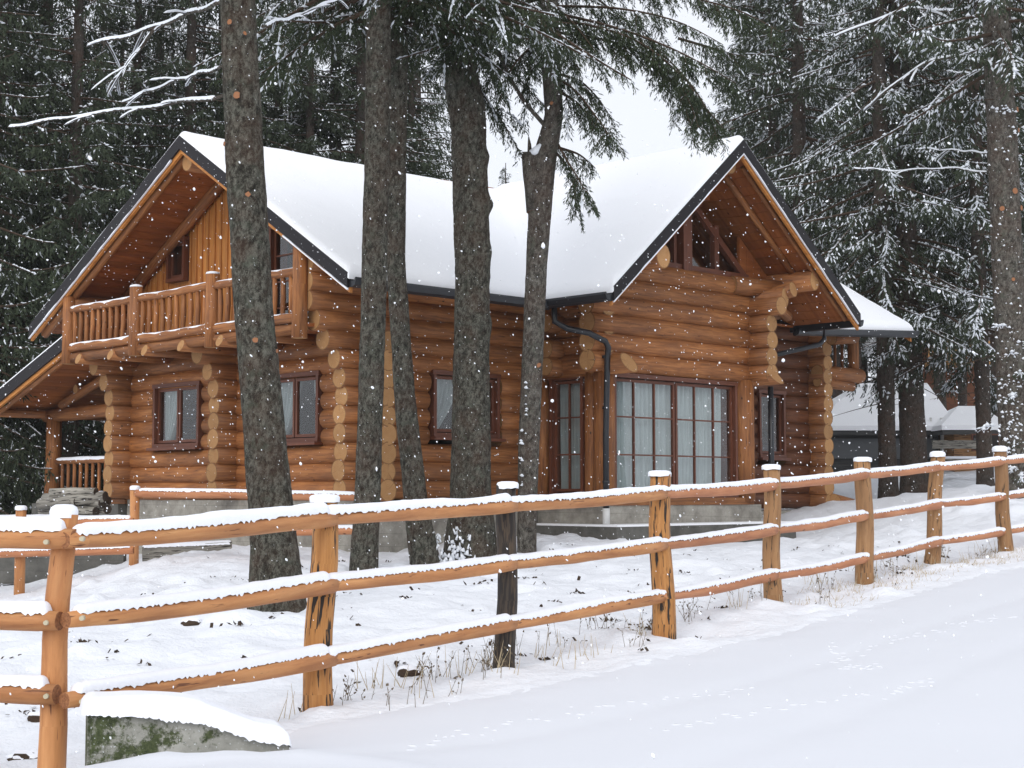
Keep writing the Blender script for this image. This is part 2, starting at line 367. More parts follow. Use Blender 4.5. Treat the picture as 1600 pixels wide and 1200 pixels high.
def _solve():
    n=len(CPa); P=CPa[:,:2]; d=np.linalg.norm(P[:,None]-P[None],axis=2); K=_phi(d)+np.eye(n)*.05
    A=np.zeros((n+3,n+3)); A[:n,:n]=K; A[:n,n]=1; A[:n,n+1:]=P; A[n,:n]=1; A[n+1:,:n]=P.T
    return np.linalg.solve(A,np.concatenate([CPa[:,2],[0,0,0]]))
_W=_solve()
def hbase(x,y):
    x=np.asarray(x,float); y=np.asarray(y,float); sh=x.shape; p=np.stack([x.ravel(),y.ravel()],1); r=np.zeros(len(p))
    for i in range(len(CPa)): r+=_W[i]*_phi(np.hypot(p[:,0]-CPa[i,0],p[:,1]-CPa[i,1]))
    n=len(CPa); r+=_W[n]+_W[n+1]*p[:,0]+_W[n+2]*p[:,1]; return r.reshape(sh)
# fence line / road edge
RX=np.array([-40,-8,-3.2,-1.6,.1,1.9,3.3,4.8,6.2,7.6,10.2,14,30]); RY=np.array([3.2,5.2,6.6,8.55,10.1,12.3,14.3,16.4,18.2,19.8,23.0,27.5,46])
def roadside(x,y):   # signed metres, >0 on the road
    ye=np.interp(x,RX,RY); return (ye-y)*.8
def hz(x,y):
    x=np.asarray(x,float); y=np.asarray(y,float)
    b=hbase(x,y); rs=roadside(x,y); far=np.clip((np.hypot(x,y)-60)/60,0,1)
    yard=np.clip(-rs/.7,0,1); lum=fbm(x*.9,y*.9,5,4)*.17+fbm(x*4.2,y*4.2,9,4)*.13
    lum2=np.maximum(0,fbm(x*2.1+3,y*2.1,31,2)-.10)*.35
    verge=np.exp(-((rs+.35)/.4)**2)
    b=b+.035*np.exp(-((x+1.35)/.75)**2-((y-7.40)/.13)**2)*(.6+1.2*vnoise(x*6,y*3,3))
    rut=-.016*np.exp(-((rs-1.15)/.16)**2)-.014*np.exp(-((rs-2.6)/.18)**2)
    return b+yard*(lum+lum2-.02)+verge*(.03+fbm(x*5,y*5,77,3)*.07)+(1-yard)*(fbm(x*.6,y*.6,15,2)*.05+fbm(x*7,y*7,44,2)*.006)+rut*(1-yard)
def gz(x,y): return float(hz(np.array([x]),np.array([y]))[0])
def lines(dense,lo,hi,step,growth=1.18):
    a=list(np.arange(dense[0],dense[1]+1e-6,step)); s=step
    while a[-1]<hi: s*=growth; a.append(a[-1]+s)
    s=step
    while a[0]>lo: s*=growth; a.insert(0,a[0]-s)
    return np.array(a)
def sheet(name,xs,ys,zf,mat,keep=None):
    X,Y=np.meshgrid(xs,ys); Z=zf(X,Y); v=np.stack([X,Y,Z],2).reshape(-1,3); nx=len(xs); ny=len(ys)
    i=np.arange((ny-1)*(nx-1)); r=i//(nx-1); c=i%(nx-1); a=r*nx+c; q=np.stack([a,a+1,a+nx+1,a+nx],1)
    if keep is not None:
        k=keep(v[:,0],v[:,1]); q=q[k[q].any(1)]
    return mesh_np(name,v,q,None,[mat],smooth=True)
g=sheet('snowy_ground',lines((-6.5,9.5),-600,600,.075,1.15),lines((5.5,24),-500,700,.085,1.12),hz,M['ground']); tag(g,kind='structure')
def hroad(x,y):
    rs=roadside(x,y); return hz(x,y)+np.clip((rs+.15)*.06,-.03,.018)
g=sheet('snowy_road',lines((-6.5,9.5),-60,80,.09,1.15),lines((5.2,22),-25,90,.1,1.12),hroad,M['road'],keep=lambda x,y:roadside(x,y)>-.35); tag(g,kind='structure')

# ------------------------------------------------------------------ the log house
tA=math.radians(46.1); Ax=Vector((math.sin(tA),math.cos(tA),0)); Bx=Vector((-math.cos(tA),math.sin(tA),0))
C1=px(572,HZ,22.8); C1=Vector((C1.x,C1.y,0)); ZB=1.0
def HW(u,v,z): return C1+Ax*u+Bx*v+Vector((0,0,z))
house=empty('log_house',(C1.x,C1.y,ZB),math.atan2(Ax.y,Ax.x))
tag(house,'two-storey orange log cabin with snowy roof, balcony and glazed bay','house')
ORG=(0,0,ZB)
def hb(mb,name,mats,parent=None): 
    return mb.build(name,mats,parent or house,ORG if True else None)
def hsub(mb,name,mats,parent): return mb.build(name,mats,parent,ORG)   # parts sit at the house origin
WL=[M['log'],M['end']]
Z0=1.5; PITCH=.272; RL=.156
def zmain(u,v):
    e=np.clip((np.asarray(u,float)-8)*.06,0,.4)
    return np.where(np.asarray(v)<3.15, 4.60+.605*(np.asarray(v,float)+1.23), 4.6+.53*(8.15-np.asarray(v,float)))+e
def zwing(u,v):
    u=np.asarray(u,float); return np.where(u<5.75,4.64+.855*(u-2.57),4.75+.785*(9.08-u))
def log_wall(mb,axis,const,a0,a1,z0,ztop,off=0,pitch=PITCH,r=RL,openings=(),ext0=0,ext1=0,topfun=None,extf=None,tone=(.35,.65),m=0,me=1):
    z=z0+r+off*pitch/2-(r if off else 0); k=0
    while z<ztop:
        e0,e1=(ext0,ext1)
        if extf: e0,e1=extf(z,k)
        lo,hi=a0-e0,a1+e1
        if topfun:
            rg=topfun(z)
            if rg is None: z+=pitch;k+=1;continue
            lo,hi=max(lo,rg[0]),min(hi,rg[1])
        segs=[(lo,hi)]
        for (o0,o1,oz0,oz1) in openings:
            if oz0-.03<z<oz1+.03:
                ns=[]
                for s0,s1 in segs:
                    if o1<=s0 or o0>=s1: ns.append((s0,s1))
                    else:
                        if o0>s0: ns.append((s0,o0))
                        if o1<s1: ns.append((o1,s1))
                segs=ns
        tn=R.uniform(*tone)
        for s0,s1 in segs:
            if s1-s0<.08: continue
            n=max(2,int((s1-s0)/.45)+1); rr=r*R.uniform(1.0,1.07); pts=[];rad=[]
            ph=R.random()*10
            for i in range(n+1):
                t=s0+(s1-s0)*i/n; jo=.012*math.sin(ph+t*1.3)
                q=(t,const+jo,z) if axis=='u' else (const+jo,t,z)
                pts.append(q); rad.append(rr*(1+.035*math.sin(ph*3+t*2.1)))
            # slightly eased ends
            mb.tube(pts,rad,14,m,me,tn,rough=.02)
        z+=pitch; k+=1
# windows: list of (name, axis, const, a0,a1,z0,z1)
OP_G=[(4.25,5.80,2.40,3.44),(.93,2.40,2.40,3.42)]                # gable facade ground floor
OP_L=[(1.12,2.62,2.46,3.44)]
OP_R=[(9.35,10.22,2.3,3.55)]
UL,UR,VF=3.55,7.25,-1.5
mb=MB()
def ext_l(z,k):   # the cross walls' ends: corbelled out under the balcony, longer at eave level
    if z>4.15: return (1.12,0)
    if z>3.95: return (1.0,0)
    if z>3.75: return (.82,0)
    if z>3.55: return (.62,0)
    return (.5+.02*math.sin(k*2.3),0)
# long facade, left of the bay
log_wall(mb,'u',0,0,UL,Z0,5.05,0,openings=OP_L,extf=ext_l)
hb(mb,'long_wall',WL)
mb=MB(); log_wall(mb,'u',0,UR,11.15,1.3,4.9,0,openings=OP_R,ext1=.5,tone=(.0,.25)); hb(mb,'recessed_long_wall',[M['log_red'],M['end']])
mb=MB(); log_wall(mb,'v',0,0,6.7,Z0,4.05,1,openings=OP_G,ext0=.5,ext1=.5); hb(mb,'gable_wall_ground_floor',WL)
# stub walls crossing the gable facade (log ends seen in columns)
for vv in (3.35,6.7):
    mb=MB(); log_wall(mb,'u',vv,0.0 if vv<6 else 0,.3 if vv<6 else 11.15,Z0,3.95 if vv<6 else 4.9,0,extf=ext_l,tone=(.2,.5)); hb(mb,'cross_wall' if vv<6 else 'rear_wall',WL)
mb=MB(); log_wall(mb,'v',11.15,0,6.7,1.3,4.9,1,ext0=.5,ext1=.5,tone=(.3,.6)); 
# outward beams under the far balcony
mb.tube([(11.0,-.35,3.97),(12.5,-.35,3.97)],.15,12,0,1,.5); mb.tube([(11.0,-.35,3.78),(12.2,-.35,3.74)],.10,12,0,1,.5)
mb.tube([(11.15,-.6,4.62),(12.1,-.5,4.72)],.12,12,0,1,.4)
hb(mb,'end_wall',WL)
mb=MB(); mb.tube([(11.2,-.55,1.42),(12.2,-.3,1.32)],.17,12,0,1,.5); hb(mb,'corner_foot_log',WL)
mb=MB()
for i in range(4): mb.box((11.65,1.2+i*1.6,3.98),(1.1,1.5,.06),0)
for i in range(40): 
    v=-.2+i*.17
    mb.tube([(12.35,v,4.05),(12.35,v,4.85)],.03,6,0,1,.5)
mb.tube([(12.35,-.35,4.9),(12.35,6.9,4.9)],.06,8,0,1,.5)
mb.tube([(12.35,-.3,3.85),(12.35,-.3,4.92+.55)],.12,10,0,1,.4)
hb(mb,'far_balcony',WL)
# upper gable wall: vertical planks
mb=MB()
def zsof(v): return float(zmain(0,v))-.16
OW=(4.93,5.5,5.30,5.98); OD=(1.05,2.42,4.1,5.85)
v=.0
while v<6.7:
    w=R.uniform(.15,.2); c=v+w/2
    segs=[(4.0,zsof(c)-.02)]
    for (o0,o1,oz0,oz1) in (OW,OD):
        if o0-.02<c<o1+.02:
            ns=[]
            for s0,s1 in segs:
                if s0<oz0: ns.append((s0,min(s1,oz0)))
                if s1>oz1: ns.append((oz1,s1))
            segs=ns
    for s0,s1 in segs:
        if s1>s0+.02: mb.box((.03+R.uniform(-.006,.006),c,(s0+s1)/2),(.05,w*.985,s1-s0),0,R.uniform(.35,.65))
    mb.box((-.005,v,(4.0+zsof(v))/2) if not any(o0<v<o1 for (o0,o1,_,_) in (OW,OD)) else (.2,v,5),(.03,.045,zsof(v)-4.03) if not any(o0<v<o1 for (o0,o1,_,_) in (OW,OD)) else (.02,.02,.02),0,R.uniform(.3,.6))
    v+=w
hb(mb,'gable_planking',M['plank'])
# wing (glazed bay)
def ext_w(z,k): return (.42,.5) 
mb=MB()
log_wall(mb,'u',VF,UL,UR,3.50,5.32,0,pitch=.298,r=.170,extf=lambda z,k:((.38,.12) if z<4.6 else (.9,.9)),topfun=lambda z:(2.6+(max(z,4.3)-4.3)/.855+.42 if z>4.6 else 0,9.0-(z-4.6)/.785-.45 if z>4.6 else 99))
hb(mb,'bay_front_wall',WL)
mb=MB()
log_wall(mb,'v',UL,VF,0,3.50,4.62,1,pitch=.30,r=.165,ext0=.12,ext1=.2,tone=(.2,.45))
mb.tube([(UL,-.3,3.62),(UL,-2.05,3.62)],.165,14,0,1,.5,cut=(0,-.7))
for z in (3.62,3.90,4.32): mb.tube([(UL+.2,-.62,z),(UL-.40,-.62,z)],.155,14,0,1,.35)
hb(mb,'bay_left_wall',WL)
mb=MB()
log_wall(mb,'v',UR,VF,0,3.50,4.95,1,pitch=.29,r=.16,extf=lambda z,k:((.55 if z<4.55 else .75),.2),tone=(.3,.5))
mb.tube([(UR,0,3.60),(UR,-2.1,3.60)],.15,14,0,1,.4,cut=(0,-1.0))
mb.tube([(UR,-.4,4.93),(UR+.25,-2.15,4.98)],.13,12,0,1,.5,flat=1.35); mb.tube([(UR+.15,-.4,4.80),(UR+.42,-2.2,5.13)],.14,12,0,1,.5)
mb.tube([(UR+.1,-1.9,4.95),(UR+.95,-1.7,4.73)],.09,10,0,1,.5)
mb.tube([(UR-.5,-1.55,5.18),(UR+.75,-1.75,5.18)],.17,12,0,1,.35)
hb(mb,'bay_right_wall',WL)
mb=MB()
for (u,v,r) in ((UL+.02,VF,.17),(UR-.12,VF,.19),(UL,-1.26,.12),(UL,-.14,.16)):
    mp=MB(); mp.tube([(u,v,1.45),(u,v,2.4),(u,v,3.55)],[r*1.03,r,r*.98],14,0,1,.45,rough=.03); hb(mp,'bay_post',WL)
mb.box(((UL+UR)/2,VF,1.46),(UR-UL,.26,.12),0,.3); hb(mb,'bay_sill_beam',WL)
for zz,ww in ((1.46,.24),(3.5,.2)):
    mb=MB(); mb.box((UL,VF/2,zz),(ww,1.3,.11),0,.25); hb(mb,'bay_sill_beam',WL)

# interior + foundation
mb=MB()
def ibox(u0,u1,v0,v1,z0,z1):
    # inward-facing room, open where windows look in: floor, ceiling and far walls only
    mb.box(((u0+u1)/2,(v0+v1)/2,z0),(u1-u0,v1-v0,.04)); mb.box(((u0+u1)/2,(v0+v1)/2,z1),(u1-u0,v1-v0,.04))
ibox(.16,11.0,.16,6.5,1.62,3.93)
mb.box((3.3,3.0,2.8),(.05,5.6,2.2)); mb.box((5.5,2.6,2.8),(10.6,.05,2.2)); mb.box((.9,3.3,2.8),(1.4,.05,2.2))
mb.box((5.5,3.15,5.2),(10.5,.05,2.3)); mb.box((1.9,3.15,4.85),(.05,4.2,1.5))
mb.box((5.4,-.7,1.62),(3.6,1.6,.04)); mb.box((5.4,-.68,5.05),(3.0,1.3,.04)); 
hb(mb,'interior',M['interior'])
mb=MB()
mb.box((1.7,3.35,.75),(3.5,6.9,1.46)); mb.box((7.4,3.35,.6),(7.8,6.9,1.3))
mb.box(((UL+UR)/2+.1,-.75,.78),(UR-UL+.25,1.72,1.24))
mb.box((9.2,-.1,.95),(4.0,.3,.62)); 
hb(mb,'foundation',M['conc'])
mb=MB(); mb.box(((UL+UR)/2+.1,-1.0,.75),(UR-UL+.9,2.2,.66)); hb(mb,'plinth',M['conc_dark'])
mb=MB(); 
x0,x1,y0,y1=UL-.35,UR+.55,-2.1,-1.62
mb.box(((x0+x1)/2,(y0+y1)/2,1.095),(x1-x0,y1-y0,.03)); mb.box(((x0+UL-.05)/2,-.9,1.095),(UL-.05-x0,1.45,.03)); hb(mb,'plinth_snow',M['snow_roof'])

# ---- windows
def window(name,axis,const,a0,a1,z0,z1,nx=2,nz=1,curt=None,out=1,fw=.052,mull=.075,bars=.024,label=None,depth=.10,recess=0.0,sill=True,sub_bars=None):
    """axis 'u' wall plane v=const faces -v ; axis 'v' wall plane u=const faces -u"""
    c=const-.125+recess
    def P(a,d,z): return (a,c+d,z) if axis=='u' else (c+d,a,z)
    def bx(mb,a_0,a_1,zz0,zz1,d0,d1,m=0,t=.5):
        p=P((a_0+a_1)/2,(d0+d1)/2,(zz0+zz1)/2); s=(a_1-a_0,d1-d0,zz1-zz0) if axis=='u' else (d1-d0,a_1-a_0,zz1-zz0); mb.box(p,s,m,t)
    mb=MB()
    # casing
    bx(mb,a0-fw*.9,a0+.012,z0-.02,z1+.02,-.05,.28); bx(mb,a1-.012,a1+fw*.9,z0-.02,z1+.02,-.05,.28)
    bx(mb,a0-fw*.9-.02,a1+fw*.9+.02,z1+.017,z1+.085,-.055,.285); bx(mb,a0-fw*.9,a1+fw*.9,z0-.08,z0-.017,-.055,.28)
    # sashes
    w=(a1-a0)/nx if nx<4 else (a1-a0)/2
    ns=nx if nx<4 else 2
    for i in range(ns):
        s0=a0+i*w+.014; s1=a0+(i+1)*w-.014
        bx(mb,s0,s0+mull*.6,z0,z1,.02,.07,0,.6); bx(mb,s1-mull*.6,s1,z0,z1,.02,.07,0,.6)
        bx(mb,s0+mull*.6,s1-mull*.6,z0,z0+mull*.6,.022,.068,0,.6); bx(mb,s0+mull*.6,s1-mull*.6,z1-mull*.6,z1,.022,.068,0,.6)
        if sub_bars:
            bxn,bzn=sub_bars
            for k in range(1,bxn): a=s0+(s1-s0)*k/bxn; bx(mb,a-bars/2,a+bars/2,z0+mull*.5,z1-mull*.5,.024,.066,0,.55)
            for k in range(1,bzn): z=z0+(z1-z0)*k/bzn; bx(mb,s0+mull*.5,s1-mull*.5,z-bars/2,z+bars/2,.026,.064,0,.55)
    win=hb(mb,'window',M['frame'])
    if label: win['label']=label
    g=MB(); g.add([P(a0,.045,z0),P(a1,.045,z0),P(a1,.045,z1),P(a0,.045,z1)],[(0,1,2,3)]); hsub(g,'pane',M['glass'],win)
    if sill:
        s=MB(); bx(s,a0-fw-.04,a1+fw+.04,z0-.13,z0-.083,-.14,.02); hsub(s,'sill',M['frame'],win)
    if curt:
        for ci,(c0,c1,kind) in enumerate(curt):
            q=MB(); n=int(abs(c1-c0)/.012)+8; rows=10; vs=[];fs=[]
            for j in range(rows+1):
                t=j/rows; z=z1-.03-(z1-z0-.05)*t
                for i in range(n+1):
                    s=i/n; a=c0+(c1-c0)*s
                    if kind=='tieL': a=c0+(c1-c0)*s*(1-.72*t**1.5)
                    if kind=='tieR': a=c1-(c1-c0)*(1-s)*(1-.72*t**1.5)
                    d=.19+.042*math.sin(s*abs(c1-c0)*58+1.6*math.sin(s*9+ci)) +.012*math.sin(s*23+j*.25)
                    vs.append(P(a,d,z))
            for j in range(rows):
                for i in range(n): k=j*(n+1)+i; fs.append((k,k+1,k+n+2,k+n+1))
            q.add(vs,fs,0,.5,smooth=True); hsub(q,'curtain',M['curtain_pale'] if nx==2 and sub_bars==(3,3) else M['curtain'],win)
    return win
window('w','v',0,4.35,5.72,2.46,3.40,2,curt=[(5.15,5.66,'tieR'),(4.40,4.75,'tieL')],label='left casement window of the gable front')
window('w','v',0,1.02,2.30,2.46,3.38,2,curt=[(1.72,2.26,'tieR'),(1.04,1.34,'tieL')],label='casement window with tied white curtains beside the corner')
window('w','u',0,1.22,2.52,2.54,3.40,2,curt=[(1.24,1.85,'tieL'),(2.1,2.5,'tieR')],label='side window with one tied curtain behind the tree trunks')
window('w','u',0,9.42,10.15,2.35,3.48,1,curt=[(9.45,9.72,''),],label='narrow window under the right-hand downpipe')
window('w','u',VF,UL+.22,UR-.42,1.60,3.42,2,curt=[(UL+.25,UL+1.62,''),(UL+1.60,UR-.60,'')],label='large glazed bay window with small panes and long pale curtains',sub_bars=(3,3),sill=False,recess=.1)
window('w','v',UL,-1.08,-.42,1.62,3.40,1,curt=[(-1.06,-.44,'')],label='narrow glazed side light of the bay',sub_bars=(2,3),sill=False,recess=.1)
window('w','v',0,4.98,5.46,5.34,5.94,1,label='small square attic window',recess=.06,sill=False)
window('w','v',0,1.12,2.36,4.12,5.8,2,label='glazed balcony door',recess=.06,sill=False,sub_bars=(1,4))
window('w','v',-.08,4.42,5.45,.55,.88,1,label='basement window in the foundation',sill=False)
# bay gable: timber triangle with glazing
mb=MB(); VG=VF+.06
def zw(u): return float(zwing(u,0))-.18
def boards(u0,u1,zlo,zhi=None,step=.2):
    u=u0
    while u<u1-1e-3:
        w=min(step,u1-u); a,b=u,u+w
        if zhi is None and a<5.75<b: b=5.75; w=b-a
        t0=zw(a+.001) if zhi is None else zhi; t1=zw(b-.001) if zhi is None else zhi
        if min(t0,t1)>zlo+.02: mb.prism([(a+.004,VG,zlo),(b-.004,VG,zlo),(b-.004,VG,t1),(a+.004,VG,t0)],(0,.06,0),0,R.uniform(.3,.6))
        u=b
boards(3.3,4.75,5.3); boards(7.15,8.3,5.3)
boards(4.75,7.15,6.62)
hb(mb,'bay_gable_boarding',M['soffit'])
mb=MB()
mb.bar((4.7,VG-.05,5.34),(7.25,VG-.05,5.34),.14,.14)
mb.box((5.55,VG-.08,5.86),(.22,.16,1.2),0,.6); mb.box((5.33,VG-.02,5.80),(.07,.1,1.0)); mb.box((5.05,VG-.02,5.68),(.06,.1,.7)); mb.box((4.75,VG-.02,5.6),(.08,.12,.5))
mb.box((6.42,VG-.03,5.74),(.12,.1,.9),0,.5)
mb.bar((5.6,VG-.045,6.66),(7.2,VG-.045,5.38),.08,.11,0,.5); mb.bar((4.6,VG-.04,5.55),(5.5,VG-.04,6.4),.12,.14,0,.4)
mb.bar((5.55,VG-.05,6.5),(6.0,VG-.05,6.52),.12,.12)
gw=hb(mb,'gable_window',M['frame']); gw['label']='dark angled attic window in the bay gable'
g=MB(); g.add([(4.7,VG+.02,5.34),(7.25,VG+.02,5.34),(5.75,VG+.02,6.62),(5.5,VG+.02,6.62),(4.7,VG+.02,5.9)],[(0,1,2,3,4)]); hsub(g,'pane',M['glass'],gw)

# ---- roofs
def slab(mb,poly,zf,th,top=0,m_top=0,m_bot=1,m_side=1,tone=.5):
    n=len(poly)
    vt=[(u,v,float(zf(u,v))+top) for u,v in poly]; vb=[(u,v,float(zf(u,v))+top-th) for u,v in poly]
    mb.add(vt+vb,[tuple(range(n)),tuple(range(2*n-1,n-1,-1))]+[(i,i+n,(i+1)%n+n,(i+1)%n) for i in range(n)],[m_top,m_bot]+[m_side]*n,tone,
       [[(vt[k%n][0],vt[k%n][1]) for k in range(n)],[(vb[k][0]*1.0,vb[k][1]) for k in range(n-1,-1,-1)]]+[None]*n)
zmf=lambda u,v:4.60+.605*(v+1.23)+min(max((u-8)*.06,0),.4)
zmb=lambda u,v:4.6+.53*(8.15-v)+min(max((u-8)*.06,0),.4)
zwl=lambda u,v:4.64+.855*(u-2.57); zwr=lambda u,v:4.75+.785*(9.08-u)
U0,U1,VE,VR,VB=-1.3,13.05,-1.23,3.15,8.15
mb=MB()
def plankroof(mb,poly_fn,zf,a,b,step,along):
    # soffit boards as separate strips
    t=a
    while t<b-1e-6:
        t2=min(t+step,b); p=poly_fn(t,t2-.008)
        if p: slab(mb,p,zf,.05,-.05,0,0,0,R.uniform(.3,.65))
        t=t2
# boards run along u for the main roof (strips in v)
plankroof(mb,lambda a,b:[(U0+.02,a),(3.4,a),(3.4,b),(U0+.02,b)],zmf,VE+.02,VR,.16,'u')
plankroof(mb,lambda a,b:[(U0+.02,a),(3.4,a),(3.4,b),(U0+.02,b)],zmb,VR,VB-.02,.16,'u')
plankroof(mb,lambda a,b:[(9.3,a),(U1-.02,a),(U1-.02,b),(9.3,b)],zmf,VE+.02,VR,.16,'u')
plankroof(mb,lambda a,b:[(a,-2.58),(b,-2.58),(b,-.9),(a,-.9)],zwl,2.59,5.75,.16,'v')
plankroof(mb,lambda a,b:[(a,-2.58),(b,-2.58),(b,-.9),(a,-.9)],zwr,5.75,9.06,.16,'v')
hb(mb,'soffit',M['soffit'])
mb=MB()
F1=[(U0,VE),(2.55,VE),(5.75,VR),(8.95,VE),(U1,VE),(U1,VR),(U0,VR)]
slab(mb,[(U0,VE),(2.55,VE),(5.75,VR),(U0,VR)],zmf,.045); slab(mb,[(8.0,VE+0.2),(9.2,VE),(U1,VE),(U1,VR),(5.75,VR)],zmf,.045)
slab(mb,[(U0,VR),(U1,VR),(U1,VB),(U0,VB)],zmb,.045)
slab(mb,[(2.57,-2.6),(5.75,-2.6),(5.75,3.05),(2.57,-1.2)],zwl,.045); slab(mb,[(5.75,-2.6),(9.08,-2.6),(9.08,-1.0),(5.75,3.05)],zwr,.045)
roof=hb(mb,'roof',[M['black'],M['soffit']])
# verge boards (black metal) with a wood strip below
def verge(par,a,b,out,h=.18,w=.035):
    mb=MB(); mw=MB()
    a=Vector(a);b=Vector(b);o=Vector(out)
    mb.prism([a+Vector((0,0,.03)),b+Vector((0,0,.03)),b-Vector((0,0,h)),a-Vector((0,0,h))],o*w,0)
    mw.prism([a-Vector((0,0,h-.03))-o*.01,b-Vector((0,0,h-.03))-o*.01,b-Vector((0,0,h+.07))-o*.01,a-Vector((0,0,h+.07))-o*.01],-o*.05,0,.6)
    hsub(mb,'verge_flashing',M['black'],par); hsub(mw,'bargeboard',M['plank'],par)
verge(roof,(U0,VE,4.6),(U0,VR,7.25),(-1,0,0)); verge(roof,(U0,VR,7.25),(U0,VB,4.6),(-1,0,0))
verge(roof,(2.57,-2.6,4.64),(5.75,-2.6,7.36),(0,-1,0),.19); verge(roof,(5.75,-2.6,7.36),(9.08,-2.6,4.75),(0,-1,0),.19)
verge(roof,(U1,VE,4.9),(U1,VR,7.55),(1,0,0))
# snow on verge lower lip
def lip(a,b,o,f0,f1):
    a=Vector(a)+Vector((0,0,-.215));b=Vector(b)+Vector((0,0,-.215));A=a.lerp(b,f0);B=a.lerp(b,f1); n=int((B-A).length/.07); O=Vector(o); vs=[];fs=[]
    for i in range(n+1):
        p=A.lerp(B,i/n); h=.012+.03*max(0,vnoise(np.array([i*.31]),np.array([f0*9+A.x]),5)[0]-.15); w=.03
        vs+=[p,p+O*w,p+O*w*.9+Vector((0,0,h)),p+Vector((0,0,h*1.2))]
    for i in range(n):
        for k in range(4): fs.append((i*4+k,i*4+(k+1)%4,i*4+4+(k+1)%4,i*4+4+k))
    mb=MB(); mb.add(vs,fs,0); hsub(mb,'lip_snow',M['snow_rail'],roof)
lip((2.57,-2.61,4.64),(5.75,-2.61,7.36),(0,-1,0),.0,1); lip((5.75,-2.61,7.36),(9.08,-2.61,4.75),(0,-1,0),.0,.98)
lip((-1.31,-1.23,4.6),(-1.31,3.15,7.25),(-1,0,0),.0,.35); lip((-1.31,3.15,7.25),(-1.31,8.15,4.6),(-1,0,0),.05,1)
# gutters
def gutter(mb,a,b,out):
    a=Vector(a);b=Vector(b);o=Vector(out).normalized(); pr=[(0,.0),(.0,-.17),(.05,-.18),(.12,-.15),(.15,-.08),(.15,-.045),(.13,-.045),(.12,-.08),(.03,-.10)]
    P=[a+o*x+Vector((0,0,z)) for x,z in pr]; mb.prism(P,b-a,0)
for ga in (((U0,VE,4.6),(2.55,VE,4.6),(0,-1,0)),((2.57,-1.2,4.62),(2.57,-2.6,4.62),(-1,0,0)),((9.08,-2.6,4.73),(9.08,-1.1,4.73),(1,0,0)),((9.0,VE,4.66),(U1+.05,VE,4.91),(0,-1,0))):
    mb=MB(); gutter(mb,*ga); hsub(mb,'gutter',M['pipe'],roof)
# roof snow heightfield
def roof_snow():
    def ed(v,edges):
        r=set()
        for e,s in edges:
            for d in (0,.012,.03,.06,.10,.15): r.add(round(e+s*d,4))
        return r
    us=set(np.round(np.arange(U0,U1,.11),4))|ed(0,[(U0-.03,1),(U1+.03,-1),(2.54,1),(9.11,-1),(2.54,-1),(9.11,1)])|{5.75}
    vs=set(np.round(np.arange(-2.63,VB,.11),4))|ed(0,[(-2.63,1),(VE-.03,1),(VE-.03,-1),(VB+.03,-1)])|{3.15}
    us=np.array(sorted(us)); vs=np.array(sorted(vs)); X,Y=np.meshgrid(us,vs)
    inm=(Y>=VE-.031); inw=(X>=2.539)&(X<=9.111)&(Y>=-2.631)
    dm=np.where(inm,np.minimum.reduce([X-(U0-.03),(U1+.03)-X,Y-(VE-.03),(VB+.03)-Y]),-1)
    dw=np.where(inw,np.minimum.reduce([X-2.54,9.11-X,Y+2.63,1.5+0*X]),-1)
    dw=np.where(Y>3.0,-1,dw)
    d=np.maximum(dm,dw); zm=np.where(inm,zmain(X,Y),-9); 
    wing_ok=inw&(Y<3.2); zwv=np.where(wing_ok,zwing(X,Y),-9)
    k=26; z=np.log(np.exp(k*np.maximum(zm-5,-8))+np.exp(k*np.maximum(zwv-5,-8))+1e-300)/k+5
    z=np.where((zm<-5),zwv,z); z=np.where(zwv<-5,zm,z)
    # ridge rounding
    th=.11+.05*fbm(X*.8,Y*.8,3,3)+.03*fbm(X*2.2,Y*3.4,8,3)
    t=np.clip(d/.13,0,1); prof=np.sqrt(np.clip(1-(1-t)**2,0,1))
    # two low slipped ridges of snow on the bay roof
    for (vc,uc,L) in ((-1.55,3.75,.95),(-.9,4.55,1.15)):
        z=z+.05*np.exp(-((X-uc)/.05)**2)*np.clip(1-np.abs((Y-vc)/(L*.55))**4,0,1)
    Z=z+th*prof+.005
    ok=(d>=-1e-6); nx=len(us); v=np.stack([X,Y,Z],2).reshape(-1,3)-np.array(ORG); idx=np.arange(len(v)).reshape(X.shape)
    q=np.stack([idx[:-1,:-1],idx[:-1,1:],idx[1:,1:],idx[1:,:-1]],2).reshape(-1,4)
    q=q[ok.ravel()[q].all(1)]
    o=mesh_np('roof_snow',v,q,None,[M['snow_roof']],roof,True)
    # skirt via solidify-like drop: extrude boundary downwards
    bm=bmesh.new(); bm.from_mesh(o.data); be=[e for e in bm.edges if e.is_boundary]
    r=bmesh.ops.extrude_edge_only(bm,edges=be); nv=[g for g in r['geom'] if isinstance(g,bmesh.types.BMVert)]
    for w in nv: w.co.z-=.05
    for w in [w for w in bm.verts if not w.link_faces]: bm.verts.remove(w)
    bmesh.ops.recalc_face_normals(bm,faces=bm.faces); bm.to_mesh(o.data); bm.free()
    for p in o.data.polygons: p.use_smooth=True
roof_snow()
# purlins and rafters
def purlin(a,b,r,tone=.5,flat=1.0,nm='purlin'):
    m=MB(); m.tube([a,b],r,16,0,1,tone,flat=flat); hb(m,nm,WL)
purlin((U0+.12,3.15,6.88),(.2,3.15,6.88),.15)
purlin((U0+.16,6.95,4.93),(.3,6.95,4.93),.16,.5)
purlin((5.75,-2.35,7.02),(5.75,-1.0,7.02),.16,.6)
purlin((3.86,-2.5,5.27),(3.86,-1.2,5.27),.165,.8,flat=1.2); purlin((8.0,-2.42,5.30),(8.0,.2,5.30),.135,.75,flat=1.35)
